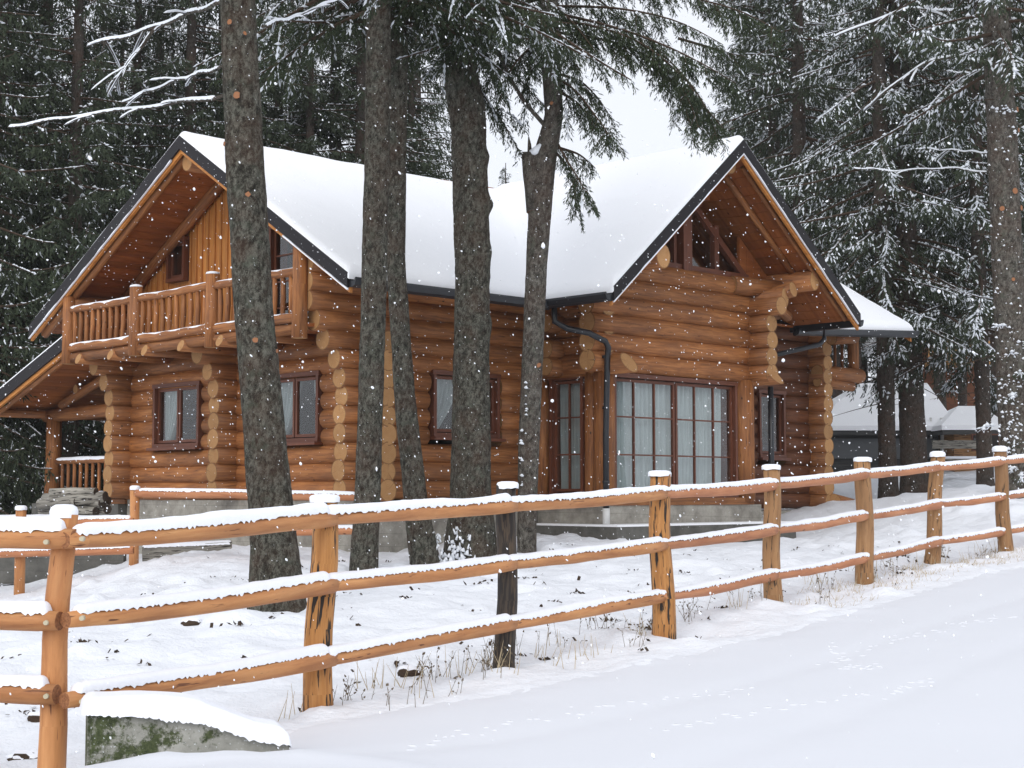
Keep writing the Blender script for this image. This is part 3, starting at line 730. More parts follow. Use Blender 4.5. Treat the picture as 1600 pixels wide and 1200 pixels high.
# log rafters under the soffit
def raft(a,b,r=.10): purlin(a,b,r,.5,1.0,'rafter')
raft((-.12,VR+.2,7.02),(-.12,6.9,5.06),.10); raft((-1.12,VR+.15,6.99),(-1.12,7.95,4.46),.07)
raft((-.12,VR-.2,6.97),(-.12,0,5.08),.10)
raft((6.0,-2.4,7.0),(8.95,-2.4,4.68),.04); raft((5.95,-1.98,7.02),(8.0,-1.98,5.44),.055)
raft((5.5,-2.4,6.9),(2.75,-2.45,4.58),.06)

# ---- balcony
mb=MB()
for i in range(9): mb.box((-.62,0.35+i*.78,4.02),(1.15,.775,.05),0,R.uniform(.3,.6))
for v in (.9,2.0,3.1,4.2,5.3,6.4): mb.tube([(-1.28,v,3.92),(0,v,3.92)],.095,12,1,2,.5,cut=(.35,0))
mb.tube([(-1.16,.0,3.97),(-1.16,6.95,3.97)],.085,12,1,2,.35)
balc=hb(mb,'balcony',[M['soffit'],M['log'],M['end']])
PV=[(6.9,3.86,5.05),(4.62,3.86,5.0),(2.33,3.84,4.98),(.05,3.82,5.38)]
UB=-1.2
for i,(v,z0,z1) in enumerate(PV):
    mb=MB(); mb.tube([(UB,v,z0),(UB,v,(z0+z1)/2),(UB,v,z1)],[.115,.11,.108],14,0,1,.55,rough=.03); hsub(mb,'balcony_post',WL,balc)
    if i in(1,2):
        mb=MB(); mb.tube([(UB,v,z1),(UB,v,z1+.03),(UB,v,z1+.045)],[.11,.10,.05],14,0); hsub(mb,'post_snow',M['snow_rail'],balc)
def snow_strip(mb,pts,w,h,fringe=.02,seed=0,taper=True,side=.35):
    """wavy snow lying on a round rail; pts = top line of the rail"""
    pts=[Vector(p) for p in pts]; n=len(pts); K=9; vs=[];fs=[]; L=0
    for i,p in enumerate(pts):
        t=(pts[min(i+1,n-1)]-pts[max(i-1,0)]); t.z=0; t.normalize(); S=Vector((t.y,-t.x,0))
        if i: L+=(pts[i]-pts[i-1]).length
        e=min(1,min(i,n-1-i)/2.5) if taper else 1
        e=math.sqrt(max(0,1-(1-e)**2))*.92+.08
        hh=h*e*(1+.22*n1(L*1.9,seed)+.07*n1(L*9,seed+3)); ww=w*(.6+.4*e)
        for k in range(K):
            a=math.pi*k/(K-1); x=-math.cos(a)*ww*.5*(1+.04*n1(L*13,seed+k)); z=math.sin(a)*hh
            if k in(0,K-1): z-=side*w+fringe*(abs(n1(L*52,seed+50+k))*1.5-.2); 
            elif k in(1,K-2): z-=fringe*.25*abs(n1(L*34,seed+50+(0 if k==1 else K-1)))
            vs.append(p+S*x+Vector((0,0,z)))
    for i in range(n-1):
        for k in range(K-1): a=i*K+k; fs.append((a,a+1,a+K+1,a+K))
    fs.append(tuple(range(K-1,-1,-1))); fs.append(tuple((n-1)*K+k for k in range(K)))
    mb.add(vs,fs,0,.5,None,True)
for i in range(3):
    va,vb=PV[i][0]-.05,PV[i+1][0]+.05
    if i==2: pass
    for (z,r,sn) in ((4.80,.062,1),(4.13,.075,1)):
        mb=MB(); n=14
        pts=[(UB+.012*math.sin(k*1.7+i),va+(vb-va)*k/n,z+.008*math.sin(k*.5+i*2)) for k in range(n+1)]
        mb.tube(pts,r,12,0,1,.5,rough=.08); rl=hsub(mb,'balcony_rail',WL,balc)
        mb=MB(); snow_strip(mb,[(p[0],p[1],p[2]+r*.75) for p in [(pts[0][0],va+(vb-va)*k/60,np.interp(k/60*n,range(n+1),[q[2] for q in pts])) for k in range(1,60)]],r*1.5,.026,.004,i*7+int(z*3)); hsub(mb,'rail_snow',M['snow_rail'],balc)
    nb=10
    for k in range(nb):
        v=va+(vb-va)*(k+.8)/(nb+.6); mb=MB(); j=R.uniform(-.012,.012)
        mb.tube([(UB,v+j,4.16),(UB+.01,v,4.48),(UB,v-j,4.78)],[.036,.042,.034],9,0,1,R.uniform(.35,.7)); hsub(mb,'baluster',WL,balc)
# balcony side: upper logs of the long wall come out to the last post
mb=MB(); 
for z in (4.50,): pass
# ---- porch on the left
mb=MB()
zp=lambda u,v:4.30-.335*(v-7.0)
slab(mb,[(-1.25,6.95),(6,6.95),(6,9.98),(-1.25,9.98)],zp,.05,0,0,1,1)
vv=6.95
while vv<10.3:
    slab(mb,[(-1.2,vv),(6,vv),(6,vv+.15),(-1.2,vv+.15)],zp,.03,-.055,1,1,1,R.uniform(.3,.6)); vv+=.158
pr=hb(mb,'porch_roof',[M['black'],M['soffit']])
verge(pr,(-1.25,6.95,zp(0,6.95)),(-1.25,9.98,zp(0,9.98)),(-1,0,0),.2)
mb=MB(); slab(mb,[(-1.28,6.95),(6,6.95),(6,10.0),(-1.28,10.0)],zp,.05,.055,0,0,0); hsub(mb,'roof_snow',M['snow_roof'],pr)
mb=MB(); mb.tube([(-1.15,9.9,3.12),(4,9.9,3.12)],.08,12,0,1,.5); mb.tube([(.0,10.0,3.1),(.0,6.9,3.12)],.13,12,0,1,.4); mb.tube([(-1.1,7.1,4.0),(-1.1,9.95,3.06)],.06,10,0,1,.55)
mb.tube([(-.15,8.6,3.55),(5,8.6,3.55)],.09,12,0,1,.5); mb.tube([(2.6,10.0,3.05),(2.6,6.9,3.05)],.12,12,0,1,.4)
mb.tube([(-.05,6.8,3.95),(-.05,9.3,3.28)],.09,10,0,1,.5)
hsub(mb,'porch_beam',WL,pr)
mb=MB(); mb.tube([(0,9.72,1.45),(0,9.7,2.4),(0,9.7,3.1)],[.16,.15,.145],16,0,1,.4,rough=.03); hb(mb,'porch_post',WL)
mb=MB(); mb.tube([(3.0,9.72,1.45),(3.0,9.7,3.1)],.15,14,0,1,.4); hb(mb,'porch_post',WL)
mb=MB(); mb.tube([(0,9.6,2.2),(0,7.1,2.2)],.055,10,0,1,.5); mb.tube([(0,9.6,1.56),(0,7.1,1.56)],.055,10,0,1,.5)
for k in range(9): v=9.32-k*.235; mb.tube([(0,v,1.56),(0,v,2.18)],.035,8,0,1,R.uniform(.4,.7))
mb.box((2.5,8.3,1.44),(5.2,3.0,.08),0,.3)
prl=hb(mb,'porch_railing',WL)
mb=MB(); snow_strip(mb,[(0,9.55-k*.06,2.24) for k in range(40)],.10,.04,.004,5); snow_strip(mb,[(0,9.55-k*.06,1.6) for k in range(40)],.10,.03,.004,6); hsub(mb,'rail_snow',M['snow_rail'],prl)
mb=MB(); mb.box((2.5,8.5,.72),(5.4,3.3,1.36)); hb(mb,'porch_base',M['conc_dark'])

# ---- downpipes
mb=MB()
Pd=[(2.62,-1.33,4.50),(2.62,-1.35,4.24),(2.72,-1.52,4.13),(2.95,-1.76,4.06),(3.28,-1.80,3.95),(3.36,-1.79,3.86),(3.37,-1.76,3.70),(3.37,-1.72,2.5),(3.37,-1.72,1.30)]
mb.tube(Pd,.048,12,0,0); 
for z in (1.75,2.9,3.7): mb.tube([(3.37,-1.72,z),(3.37,-1.72,z+.04)],.058,12,0,0)
dp=hb(mb,'downpipe',M['pipe'])
mb=MB(); mb.tube([(3.37,-1.72,1.36),(3.37,-1.72,1.10)],.058,12,0,0); hsub(mb,'pipe_foot',M['white_plastic'],dp)
mb=MB(); Pd=[(9.02,-1.75,4.62),(9.0,-1.75,4.3),(8.8,-1.75,4.15),(7.7,-1.72,3.92),(7.52,-1.72,3.82),(7.5,-1.72,3.5),(7.5,-1.72,1.3)]
mb.tube([(9.02,-1.9,4.62),(9.02,-1.9,4.38),(8.9,-1.87,4.27),(8.2,-1.5,4.08),(7.62,-1.25,3.98)],.045,12,0,0); mb.tube([(7.55,-1.78,3.45),(7.55,-1.78,1.2)],.05,12,0,0); hb(mb,'downpipe',M['pipe'])

# ------------------------------------------------------------------ front fence
fence=empty('wooden_fence',(px(508,HZ,9.67).x,9.67,.2)); tag(fence,'orange peeled-log fence with three snow-topped rails along the road','fence')
FO=tuple(fence.location)
PX=[100,508,793,1030,1205,1348,1465,1562]; PD=[8.0,9.67,11.3,13.2,15.1,17.1,19.0,20.2]
RY_=[[843,811,791,772,759,742,730,722],[967,915,882,852,829,807,788,777],[1092,1030,976,933,900,873,847,832]]
TOP=[803,779,758,740,730,718,711,703]; PRR=[.062,.082,.070,.088,.082,.090,.086,.085]
pm=['rail','post_crack','post_dark','post_crack','post_grey','post_grey','post_grey','post_grey']
LB=['post at the fence corner where the rails meet',None,'blackened weathered fence post','fence post with long dark cracks',None,None,'slightly leaning fence post','last brown fence post before the right edge of the view']
def dome(mb,c,r,h,seed,ov=1.12):
    c=Vector(c); rings=[(1.0*ov,-.02),(ov*1.03,h*.25),(ov*.93,h*.7),(ov*.6,h*.97),(.25,h)]; vs=[];S=16
    for rr,z in rings:
        for k in range(S):
            a=2*math.pi*k/S; q=r*rr*(1+.06*n1(a*1.5,seed)); vs.append(c+Vector((math.cos(a)*q,math.sin(a)*q,z*(1)-(.012*abs(n1(k*2.1,seed)) if z<0 else 0))))
    vs.append(c+Vector((0,0,h*1.01))); fs=[]
    for i in range(len(rings)-1):
        for k in range(S): fs.append((i*S+k,i*S+(k+1)%S,(i+1)*S+(k+1)%S,(i+1)*S+k))
    b=(len(rings)-1)*S
    for k in range(S): fs.append((b+k,b+(k+1)%S,len(vs)-1))
    mb.add(vs,fs,0,.5,None,True)
posts=[]
for i in range(8):
    p=px(PX[i],TOP[i],PD[i]); zb=gz(p.x,p.y)-.12
    lean=[(-.055,0),(-.04,0),(-.02,0),(.03,0),(.0,0),(.01,0),(-.10,0),(.05,0)][i]
    mb=MB(); n=7; pts=[];rad=[]
    for k in range(n+1):
        t=k/n; z=zb+(p.z-zb)*t; pts.append((p.x+lean[0]*(1-t)+.012*math.sin(i*2+k*1.1),p.y,z)); rad.append(PRR[i]*(1.12-.12*t+(.12*math.exp(-t*9))))
    mb.tube(pts,rad,18,0,1,[.6,.5,.4,.5,.6,.55,.55,.2][i],rough=.05)
    if i==0:
        for (zz,s) in ((.45,1),(.78,-1)): 
            mb.tube([(p.x-.055,p.y-.02,zz+.05),(p.x-.075,p.y-.04,zz+.055)],[.03,.022],9,0,1,.2)
    o=mb.build('post',[M[pm[i]],M['end'] if i!=2 else M['post_dark']],fence,FO)
    if LB[i]: o['label']=LB[i]
    mb=MB(); dome(mb,(p.x,p.y,p.z),PRR[i],[.05,.028,.028,.028,.03,.03,.05,.055][i]*1.0,i*3+1); mb.build('snow_cap',M['snow_rail'],o,FO)
def rail_span(A,B,r,seed,name_parent,org,mat,sag=0,rs0=1,rs1=1.15,snowh=.055,over=.10,label=None,endm='rail_end'):
    A=Vector(A);B=Vector(B); L=(B-A).length; n=max(8,int(L/.11)); d=(B-A)/L; S=Vector((d.y,-d.x,0)).normalized()
    pts=[];rad=[]
    for k in range(n+1):
        t=(-over+(L+2*over)*k/n)/L; q=A.lerp(B,0)+ (B-A)*t
        bz=math.sin(math.pi*min(max(t,0),1))
        q=q+Vector((0,0,-sag*bz+.012*n1(t*L*.9,seed)*bz+.003*n1(t*L*3.5,seed+1)))+S*(.008*n1(t*L*1.1,seed+2))
        pts.append(q); kn=1+.10*max(0,n1(t*L*2.2,seed+9))
        rad.append(r*(rs0+(rs1-rs0)*max(0,min(1,t)))*kn*(1 if 0<k<n else .9))
    mb=MB(); mb.tube(pts,rad,14,0,1,R.uniform(.4,.6),rough=.07); rl=mb.build('rail',[mat,M[endm]],name_parent,org)
    if label: rl['label']=label
    # snow
    m=max(20,int(L/.014)); sp=[]
    for k in range(m+1):
        f=k/m*(n-1)+.5; i0=min(int(f),n-1); q=pts[i0].lerp(pts[i0+1],f-i0); rr=rad[i0]; sp.append(q+Vector((0,0,rr*.93)))
    mb=MB(); snow_strip(mb,sp,r*1.8,snowh*.72,.017,seed,side=.08); mb.build('rail_snow',M['snow_rail'],rl,org)
    return pts
for j in range(3):
    P=[]
    for i in range(8):
        q=px(PX[i]+(18 if i==0 else 0),RY_[j][i],PD[i]-(.12 if i else .10)); P.append(q)
    e=px(1700,[703,755,805][j],22.0); P.append(e)
    for i in range(8):
        rr=[.050,.047,.046,.046,.046,.046,.045,.045][i]
        off=Vector((.0,-.006*(i%2),0))
        rail_span(P[i]+off,P[i+1]+off,rr,100*j+i*7,fence,FO,M['rail'] if i<3 else M['rail_far'],sag=.01,rs0=.9,rs1=1.12,snowh=[.072,.056,.05,.045,.045,.045,.045,.045][i]*(1 if j==0 else .85),over=.07)
    # left rails
    a=px([-330,-330,-330][j],[842,962,1070][j],8.25); b=px([108,86,80][j],[842,970,1085][j],7.88)
    rail_span(a,b,.052,900+j,fence,FO,M['rail'],rs0=.9,rs1=1.05,snowh=.085 if j==0 else .065,over=.03)
    mb=MB()
    for (x,y) in (([72,128][0],[847,973,1088][j]),([72,128][1],[842,966,1096][j])):
        q=px(x,y,7.82); mb.tube([q+Vector((0,.02,0)),q+Vector((0,-.012,0))],[.014,.012],10,0,0)
    mb.build('bolt',M['bolt'],fence,FO)
p=px(-330,800,8.25); mb=MB(); mb.tube([(p.x,p.y+.1,-.2),(p.x,p.y+.1,p.z)],.07,14,0,1); mb.build('post',[M['rail'],M['end']],fence,FO)

# ------------------------------------------------------------------ yard fence on the left
yf=empty('yard_fence',tuple(px(210,875,21.3))); tag(yf,'small orange yard fence in front of the cabin foundation','fence'); YO=tuple(yf.location)
def ypost(x,t,Y,r):
    p=px(x,t,Y); zb=gz(p.x,p.y)-.1; mb=MB(); mb.tube([(p.x,p.y,zb),(p.x,p.y,(zb+p.z)/2),(p.x,p.y,p.z)],[r*1.05,r,r],12,0,1,.6,rough=.03); o=mb.build('post',[M['rail'],M['end']],yf,YO)
    mb=MB(); dome(mb,p,r,.04,x); mb.build('snow_cap',M['snow_rail'],o,YO); return p
ypost(33,794,22.0,.075); ypost(211,763,21.3,.066)
def yrail(x0,y0,Y0,x1,y1,Y1,seed): rail_span(px(x0,y0,Y0),px(x1,y1,Y1),.052,seed,yf,YO,M['rail_far'],snowh=.04,over=.02,rs1=1)
yrail(214,771,21.2,560,777,20.6,501); yrail(214,871-38,21.2,560,829,20.6,502)
yrail(-120,817,22.3,208,814,21.25,503); yrail(-120,868,22.3,208,860,21.25,504)
# timber beam lying before the foundation, retaining wall, firewood
a=px(222,868,22.6);b=px(362,862,22.9)
mb=MB(); mb.bar((a.x,a.y,a.z),(b.x,b.y,b.z+.02),.25,.26,0,.4); o=mb.build('timber_beam',M['grey_wood']); tag(o,'old grey squared timber lying snow-topped against the cabin foundation','timber beam')
mb=MB(); snow_strip(mb,[Vector(a).lerp(Vector(b),k/60)+Vector((0,0,.13)) for k in range(61)],.27,.045,.01,4,side=.05); mb.build('beam_snow',M['snow_rail'],o)
a=px(-90,860,23.6);b=px(188,850,23.9)
wl=empty('retaining_wall',(a.x,a.y,gz(a.x,a.y))); tag(wl,'low dark concrete retaining wall below the porch on the left','wall')
WO=tuple(wl.location); mb=MB(); mb.bar((a.x,a.y+.3,.70),(b.x,b.y+.3,.70),.35,1.0,0,.3); mb.build('wall_body',M['conc_dark'],wl,WO)
mb=MB(); snow_strip(mb,[Vector((a.x,a.y+.3,1.2)).lerp(Vector((b.x,b.y+.3,1.2)),k/60) for k in range(61)],.38,.06,.01,14,side=.02); mb.build('wall_snow',M['snow_rail'],wl,WO)
fw=[]
fwd=empty('firewood_pile',tuple(px(120,808,24.5))); tag(fwd,'heap of grey split firewood under the porch railing','firewood pile')
for k,(x0,y0,x1,y1,r) in enumerate([(62,788,165,776,.10),(70,778,120,784,.08),(95,776,160,786,.09),(110,795,170,782,.08),(65,798,150,800,.09),(118,788,168,796,.085),(80,770,150,768,.07)]):
    q0=px(x0,y0,24.6+.15*(k%3)); q1=px(x1,y1,24.2+.12*(k%2)); mb=MB(); mb.tube([q0,q0.lerp(q1,.5)+Vector((0,0,.01)),q1],[r,r*.95,r*.9],9,0,1,R.uniform(.3,.8),rough=.12)
    o=mb.build('split_log',[M['grey_wood'],M['post_dark']],fwd,tuple(fwd.location))

# ------------------------------------------------------------------ concrete block in the roadside snow
def block():
    A=px(136,1192,7.55); Bq=px(455,1158,7.85); zb=A.z-.10
    d=(Bq-A); d.z=0; L=d.length; d.normalize(); back=Vector((-d.y,d.x,0))
    root=empty('concrete_block',(A.x,A.y,zb+.1),math.atan2(d.y,d.x)); tag(root,'mossy wedge-shaped concrete block capped with snow at the roadside','concrete block')
    prof=[(0,-.12),(L*.93,-.08),(L,.02),(L*.99,.07),(L*.82,.10),(L*.55,.20),(L*.25,.245),(0,.262)]
    me=bmesh.new(); D=.26
    lo=[me.verts.new((x,0+.015*math.sin(i*2.3),z)) for i,(x,z) in enumerate(prof)]; hi=[me.verts.new((x,D,z)) for x,z in prof]
    n=len(prof); me.faces.new(lo[::1]); me.faces.new(hi[::-1])
    for i in range(n): me.faces.new((lo[(i+1)%n],lo[i],hi[i],hi[(i+1)%n]))
    bmesh.ops.recalc_face_normals(me,faces=me.faces); bmesh.ops.bevel(me,geom=me.edges[:],offset=.012,segments=2,affect='EDGES')
    m=bpy.data.meshes.new('block_body'); me.to_mesh(m); me.free(); m.materials.append(M['block']); o=bpy.data.objects.new('block_body',m); col.objects.link(o); o.parent=root
    # snow cap as a height grid following the top
    nx,ny=110,26; X=np.linspace(-.03,L*1.0,nx); Y=np.linspace(-.035,D+.03,ny); XX,YY=np.meshgrid(X,Y)
    px_=[0,L*.25,L*.55,L*.82,L*.99,L*1.01]; pz_=[.262,.245,.20,.10,.07,.03]
    base=np.interp(XX,px_,pz_); ex=np.minimum(XX+.03,L*1.0-XX); ey=np.minimum(YY+.035,D+.03-YY); e=np.clip(np.minimum(ex,ey)/.07,0,1)
    th=(.052+.022*np.exp(-((XX-.45*L)/.3)**2)+.022*fbm(XX*5,YY*5,3,3)); prof_=np.sqrt(np.clip(1-(1-e)**2,0,1))
    edge=(1-prof_)*(.028+.035*np.abs(fbm(XX*40,YY*0,12,2))*2)
    ZZ=base+th*prof_-edge; v=np.stack([XX,YY,ZZ],2).reshape(-1,3); idx=np.arange(len(v)).reshape(XX.shape)
    q=np.stack([idx[:-1,:-1],idx[:-1,1:],idx[1:,1:],idx[1:,:-1]],2).reshape(-1,4)
    mesh_np('block_snow',v,q,None,[M['snow_rail']],root,True)
block()

# ------------------------------------------------------------------ trees
def np_quads(P,D,W,L,wid,mi):
    """rhombic blades: P start, D dir, W width dir (n,3); L (n), wid (n)"""
    a=P; b=P+D*(L*.45)[:,None]+W*(wid*.5)[:,None]; c=P+D*L[:,None]; d=P+D*(L*.45)[:,None]-W*(wid*.5)[:,None]
    return np.stack([a,b,c,d],1).reshape(-1,3)
def unit(a): return a/np.maximum(np.linalg.norm(a,axis=1,keepdims=True),1e-9)
def foliage(branches,rs,dens=1.0,shoot=(.10,.17),sw=.030,droop=.55,snowp=.16,axis_snow=.7,twl=.42,clump=.25,tstep=.10,sstep=.055,ss=1.0):
    snow_k=ss
    """branches: list of (polyline pts (k,3), radius). returns needle verts, snow verts, twig tubes"""
    NP=[];ND=[];NL=[];SP=[];SD=[];SL=[];SWd=[];twP=[];tw=[]
    for pts,rad,full in branches:
        seg=np.diff(pts,axis=0); sl=np.linalg.norm(seg,axis=1); cum=np.concatenate([[0],np.cumsum(sl)]); L=cum[-1]
        n=max(3,int((L*(1-full))/tstep*dens)); s=L*full+(L*(1-full))*(np.arange(n)+rs.rand(n))/n
        p=np.stack([np.interp(s,cum,pts[:,i]) for i in range(3)],1); ix=np.clip(np.searchsorted(cum,s)-1,0,len(seg)-1); t=unit(seg[ix])
        side=unit(np.cross(t,[0,0,1.0])); 
        for sg in (-1,1):
            l=(twl*(1.05-.75*(s/L))*min(1.0,.35+L*.35)+.10)*rs.uniform(.6,1.25,n)
            d=unit(side*sg*rs.uniform(.5,1,n)[:,None]+t*rs.uniform(.35,.9,n)[:,None]+np.array([0,0,-1.])*(droop*rs.uniform(.2,1.6,n))[:,None])
            twP.append((p,d,l))
        # drooping twigs straight below
        l=(twl*.8*(1.1-.6*s/L))*rs.uniform(.1,1.2,n); d=unit(t*.5+side*rs.uniform(-.8,.8,n)[:,None]+np.array([0,0,-1.])*(droop*1.8)); twP.append((p,d,l))
        # snow on the axis
        m=int(L/.07); ss=np.linspace(L*.08,L*.98,m); ps=np.stack([np.interp(ss,cum,pts[:,i]) for i in range(3)],1); ii=np.clip(np.searchsorted(cum,ss)-1,0,len(seg)-1); ts=unit(seg[ii])
        k=rs.rand(m)<axis_snow*(vnoise(ss*1.2,np.full(m,rs.rand()*99),3)>.28)
        ps=ps[k];ts=ts[k]; SP.append(ps+[0,0,.012]-ts*.02);SD.append(ts);SL.append(rs.uniform(.10,.15,len(ps)));SWd.append(rs.uniform(.022,.05,len(ps))*(1.5 if rs.rand()<.25 else 1))
    for p,d,l in twP:
        n=len(l); mx=int(np.max(l)/sstep)+1
        for j in range(mx):
            off=(j+rs.rand(n))*sstep; k=off<l
            if not k.any(): continue
            pp=p[k]+d[k]*off[k][:,None]; pp[:,2]-=(off[k]**2)*.55*droop; dd=d[k]; m=len(pp)
            rnd=unit(rs.normal(size=(m,3))); 
            nd=unit(dd*1.0+rnd*.75+np.array([0,0,-.35*droop])); NP.append(pp);ND.append(nd);NL.append(rs.uniform(shoot[0],shoot[1],m))
        sn=rs.rand(n)<snowp; 
        if sn.any():
            for j in range(2):
                o=l[sn]*rs.uniform(.1,.8,sn.sum()); pp=p[sn]+d[sn]*o[:,None]; pp[:,2]+=.02-(o**2)*.55*droop
                SP.append(pp);SD.append(unit(d[sn]+rs.normal(size=(sn.sum(),3))*.2));SL.append(snow_k*rs.uniform(.08,.17,sn.sum()));SWd.append(snow_k*rs.uniform(.025,.055,sn.sum()))
    NP=np.concatenate(NP);ND=np.concatenate(ND);NL=np.concatenate(NL)
    W=unit(np.cross(ND,rs.normal(size=ND.shape))); V=np_quads(NP,ND,W,NL,NL*0+sw*rs.uniform(.7,1.3,len(NL)),0)
    SP=np.concatenate(SP);SD=np.concatenate(SD);SL=np.concatenate(SL);SWd=np.concatenate(SWd)
    Ws=unit(np.cross(SD,[0,0,1.0])); S1=np_quads(SP,SD,Ws,SL,SWd,0)
    Wv=unit(np.cross(Ws,SD)); S2=np_quads(SP,SD,Wv,SL,SWd*.8,0)
    # snow pads
    nb=int(len(SP)*clump*.2)
    if nb:
        k=rs.randint(0,len(SP),nb); c=SP[k]; sz=rs.uniform(.025,.06,nb); O=np.array([[1,0,0],[0,1,0],[-1,0,0],[0,-1,0],[0,0,.75],[0,0,-.3]],float)
        vv=c[:,None,:]+O[None]*sz[:,None,None]*rs.uniform(.7,1.3,(nb,6,1)); vv[:,:,2]+=.02
        fq=np.array([[0,1,4,4],[1,2,4,4],[2,3,4,4],[3,0,4,4]])
        F3=np.array([[0,1,4],[1,2,4],[2,3,4],[3,0,4],[1,0,5],[2,1,5],[3,2,5],[0,3,5]])
        pads=(vv.reshape(-1,3),(np.arange(nb)[:,None,None]*6+F3[None]).reshape(-1,3))
    else: pads=None
    return V,np.concatenate([S1,S2]),pads
def branch_curve(rs,z,az,L,pitch,sag,up,k=8):
    t=np.linspace(0,1,k); d=np.array([math.cos(az),math.sin(az)]); r=L*t*math.cos(pitch); zz=z+L*t*math.sin(pitch)-sag*L*t**1.6+up*L*t**3
    wob=.05*L*np.sin(t*4+rs.rand()*6)*t; perp=np.array([-d[1],d[0]])
    return np.stack([d[0]*r+perp[0]*wob,d[1]*r+perp[1]*wob,zz],1)
def sub_boughs(br,rs,per_m=2.2,l0=.25,l1=.75):
    out=list(br)
    for c,rad,full in br:
        L=float(np.sum(np.linalg.norm(np.diff(c,axis=0),axis=1))); n=int(L*per_m*(1-full)+rs.rand())
        for j in range(n):
            k=rs.uniform(max(full,.12),.95)*(len(c)-1); i=min(int(k),len(c)-2); p=c[i]+(c[i+1]-c[i])*(k-i); t=c[i+1]-c[i]; t=t/max(np.linalg.norm(t),1e-6)
            sd=np.cross(t,[0,0,1.]); sd=sd/max(np.linalg.norm(sd),1e-6)*rs.choice([-1,1])
            d=t*rs.uniform(.1,.9)+sd*rs.uniform(.3,1.1)+np.array([0,0,-1.])*rs.uniform(.1,1.1); d/=np.linalg.norm(d); l=rs.uniform(l0,l1)*min(1,L)*(1.15-.5*k/(len(c)-1))
            u=np.linspace(0,1,5)[:,None]; q=p+d*u*l+np.array([0,0,-1.])*(u**2)*l*rs.uniform(.1,.45)+sd*np.sin(u*3)*.06*l
            out.append((q,.006,.0))
    return out
def tubes_np(branches,rs,seg=4):
    V=[];Q=[];b=0
    for pts,rad,_ in branches:
        k=len(pts); t=unit(np.gradient(pts,axis=0)); s=unit(np.cross(t,[0,0,1.])); u=np.cross(s,t)
        rr=rad*np.linspace(1,.18,k)
        a=np.arange(seg)*2*math.pi/seg
        ring=pts[:,None,:]+(s[:,None,:]*np.cos(a)[None,:,None]+u[:,None,:]*np.sin(a)[None,:,None])*rr[:,None,None]
        V.append(ring.reshape(-1,3)); i=np.arange(k-1)[:,None]*seg; j=np.arange(seg)[None]; j2=(j+1)%seg
        Q.append((np.stack([i+j,i+j2,i+seg+j2,i+seg+j],2).reshape(-1,4))+b); b+=k*seg
    return np.concatenate(V),np.concatenate(Q)
def leaf_mesh(name,V,mats,parent):
    n=len(V)//4; q=np.arange(n*4).reshape(-1,4); return mesh_np(name,V,q,None,mats,parent)
def snow_mesh(name,S,pads,parent):
    # quads + triangles merged through two face sizes
    n=len(S)//4; me=bpy.data.meshes.new(name); v=S; li=np.arange(n*4); lt=np.full(n,4)
    if pads is not None:
        li=np.concatenate([li,pads[1].ravel()+len(S)]); lt=np.concatenate([lt,np.full(len(pads[1]),3)]); v=np.concatenate([S,pads[0]])
    ls=np.concatenate([[0],np.cumsum(lt)[:-1]])
    me.vertices.add(len(v)); me.vertices.foreach_set('co',v.astype(np.float32).ravel()); me.loops.add(len(li)); me.loops.foreach_set('vertex_index',li.astype(np.int32))
    me.polygons.add(len(lt)); me.polygons.foreach_set('loop_start',ls.astype(np.int32)); me.polygons.foreach_set('loop_total',lt.astype(np.int32))
    me.materials.append(M['snow_tree']); me.update(); o=bpy.data.objects.new(name,me); col.objects.link(o); o.parent=parent; return o
def trunk_mesh(name,path,rads,mat,parent,seg=56,rough=.09,seed=0,flare=.5,base_h=.5,step=.035,knobs=()):
    """path: list of (x,y,z) local; swollen root flare and knobbly bark"""
    path=np.array(path,float); zc=np.concatenate([[0],np.cumsum(np.linalg.norm(np.diff(path,axis=0),axis=1))]); L=zc[-1]; n=int(L/step); s=np.linspace(0,L,n+1)
    c=np.stack([np.interp(s,zc,path[:,i]) for i in range(3)],1); 
    for _ in range(6): c[1:-1]=(c[:-2]+c[1:-1]*2+c[2:])/4
    r=np.interp(s,zc,rads); a=np.arange(seg)*2*math.pi/seg; A,S_=np.meshgrid(a,s)
    nr=fbm(np.cos(A)*1.3+seed,S_*1.6+np.sin(A)*1.3,seed,3)*rough*1.6+fbm(np.cos(A)*5+seed,S_*9+np.sin(A)*5,seed+4,3)*rough*.9+(fbm(A*seg*.16+seed*3,S_*14,seed+8,2)*rough*.9)*np.minimum(1,.02/np.maximum(step,.02)*1.4)
    fl=flare*np.exp(-S_/base_h)*(1+.35*np.cos(A*5+seed)+.2*np.cos(A*3+seed*2))
    RR=r[:,None]*(1+nr+fl)
    for (sz,sa,amp,w) in knobs: RR=RR+amp*np.exp(-((S_-sz)/w)**2)*np.clip(np.cos(A-sa),0,1)**2
    V=np.stack([c[:,0,None]+np.cos(A)*RR,c[:,1,None]+np.sin(A)*RR,c[:,2,None]+0*A],2).reshape(-1,3)
    i=np.arange(n)[:,None]*seg; j=np.arange(seg)[None]; j2=(j+1)%seg; q=np.stack([i+j,i+j2,i+seg+j2,i+seg+j],2).reshape(-1,4)
    return mesh_np(name,V,q,None,[mat],parent,True)

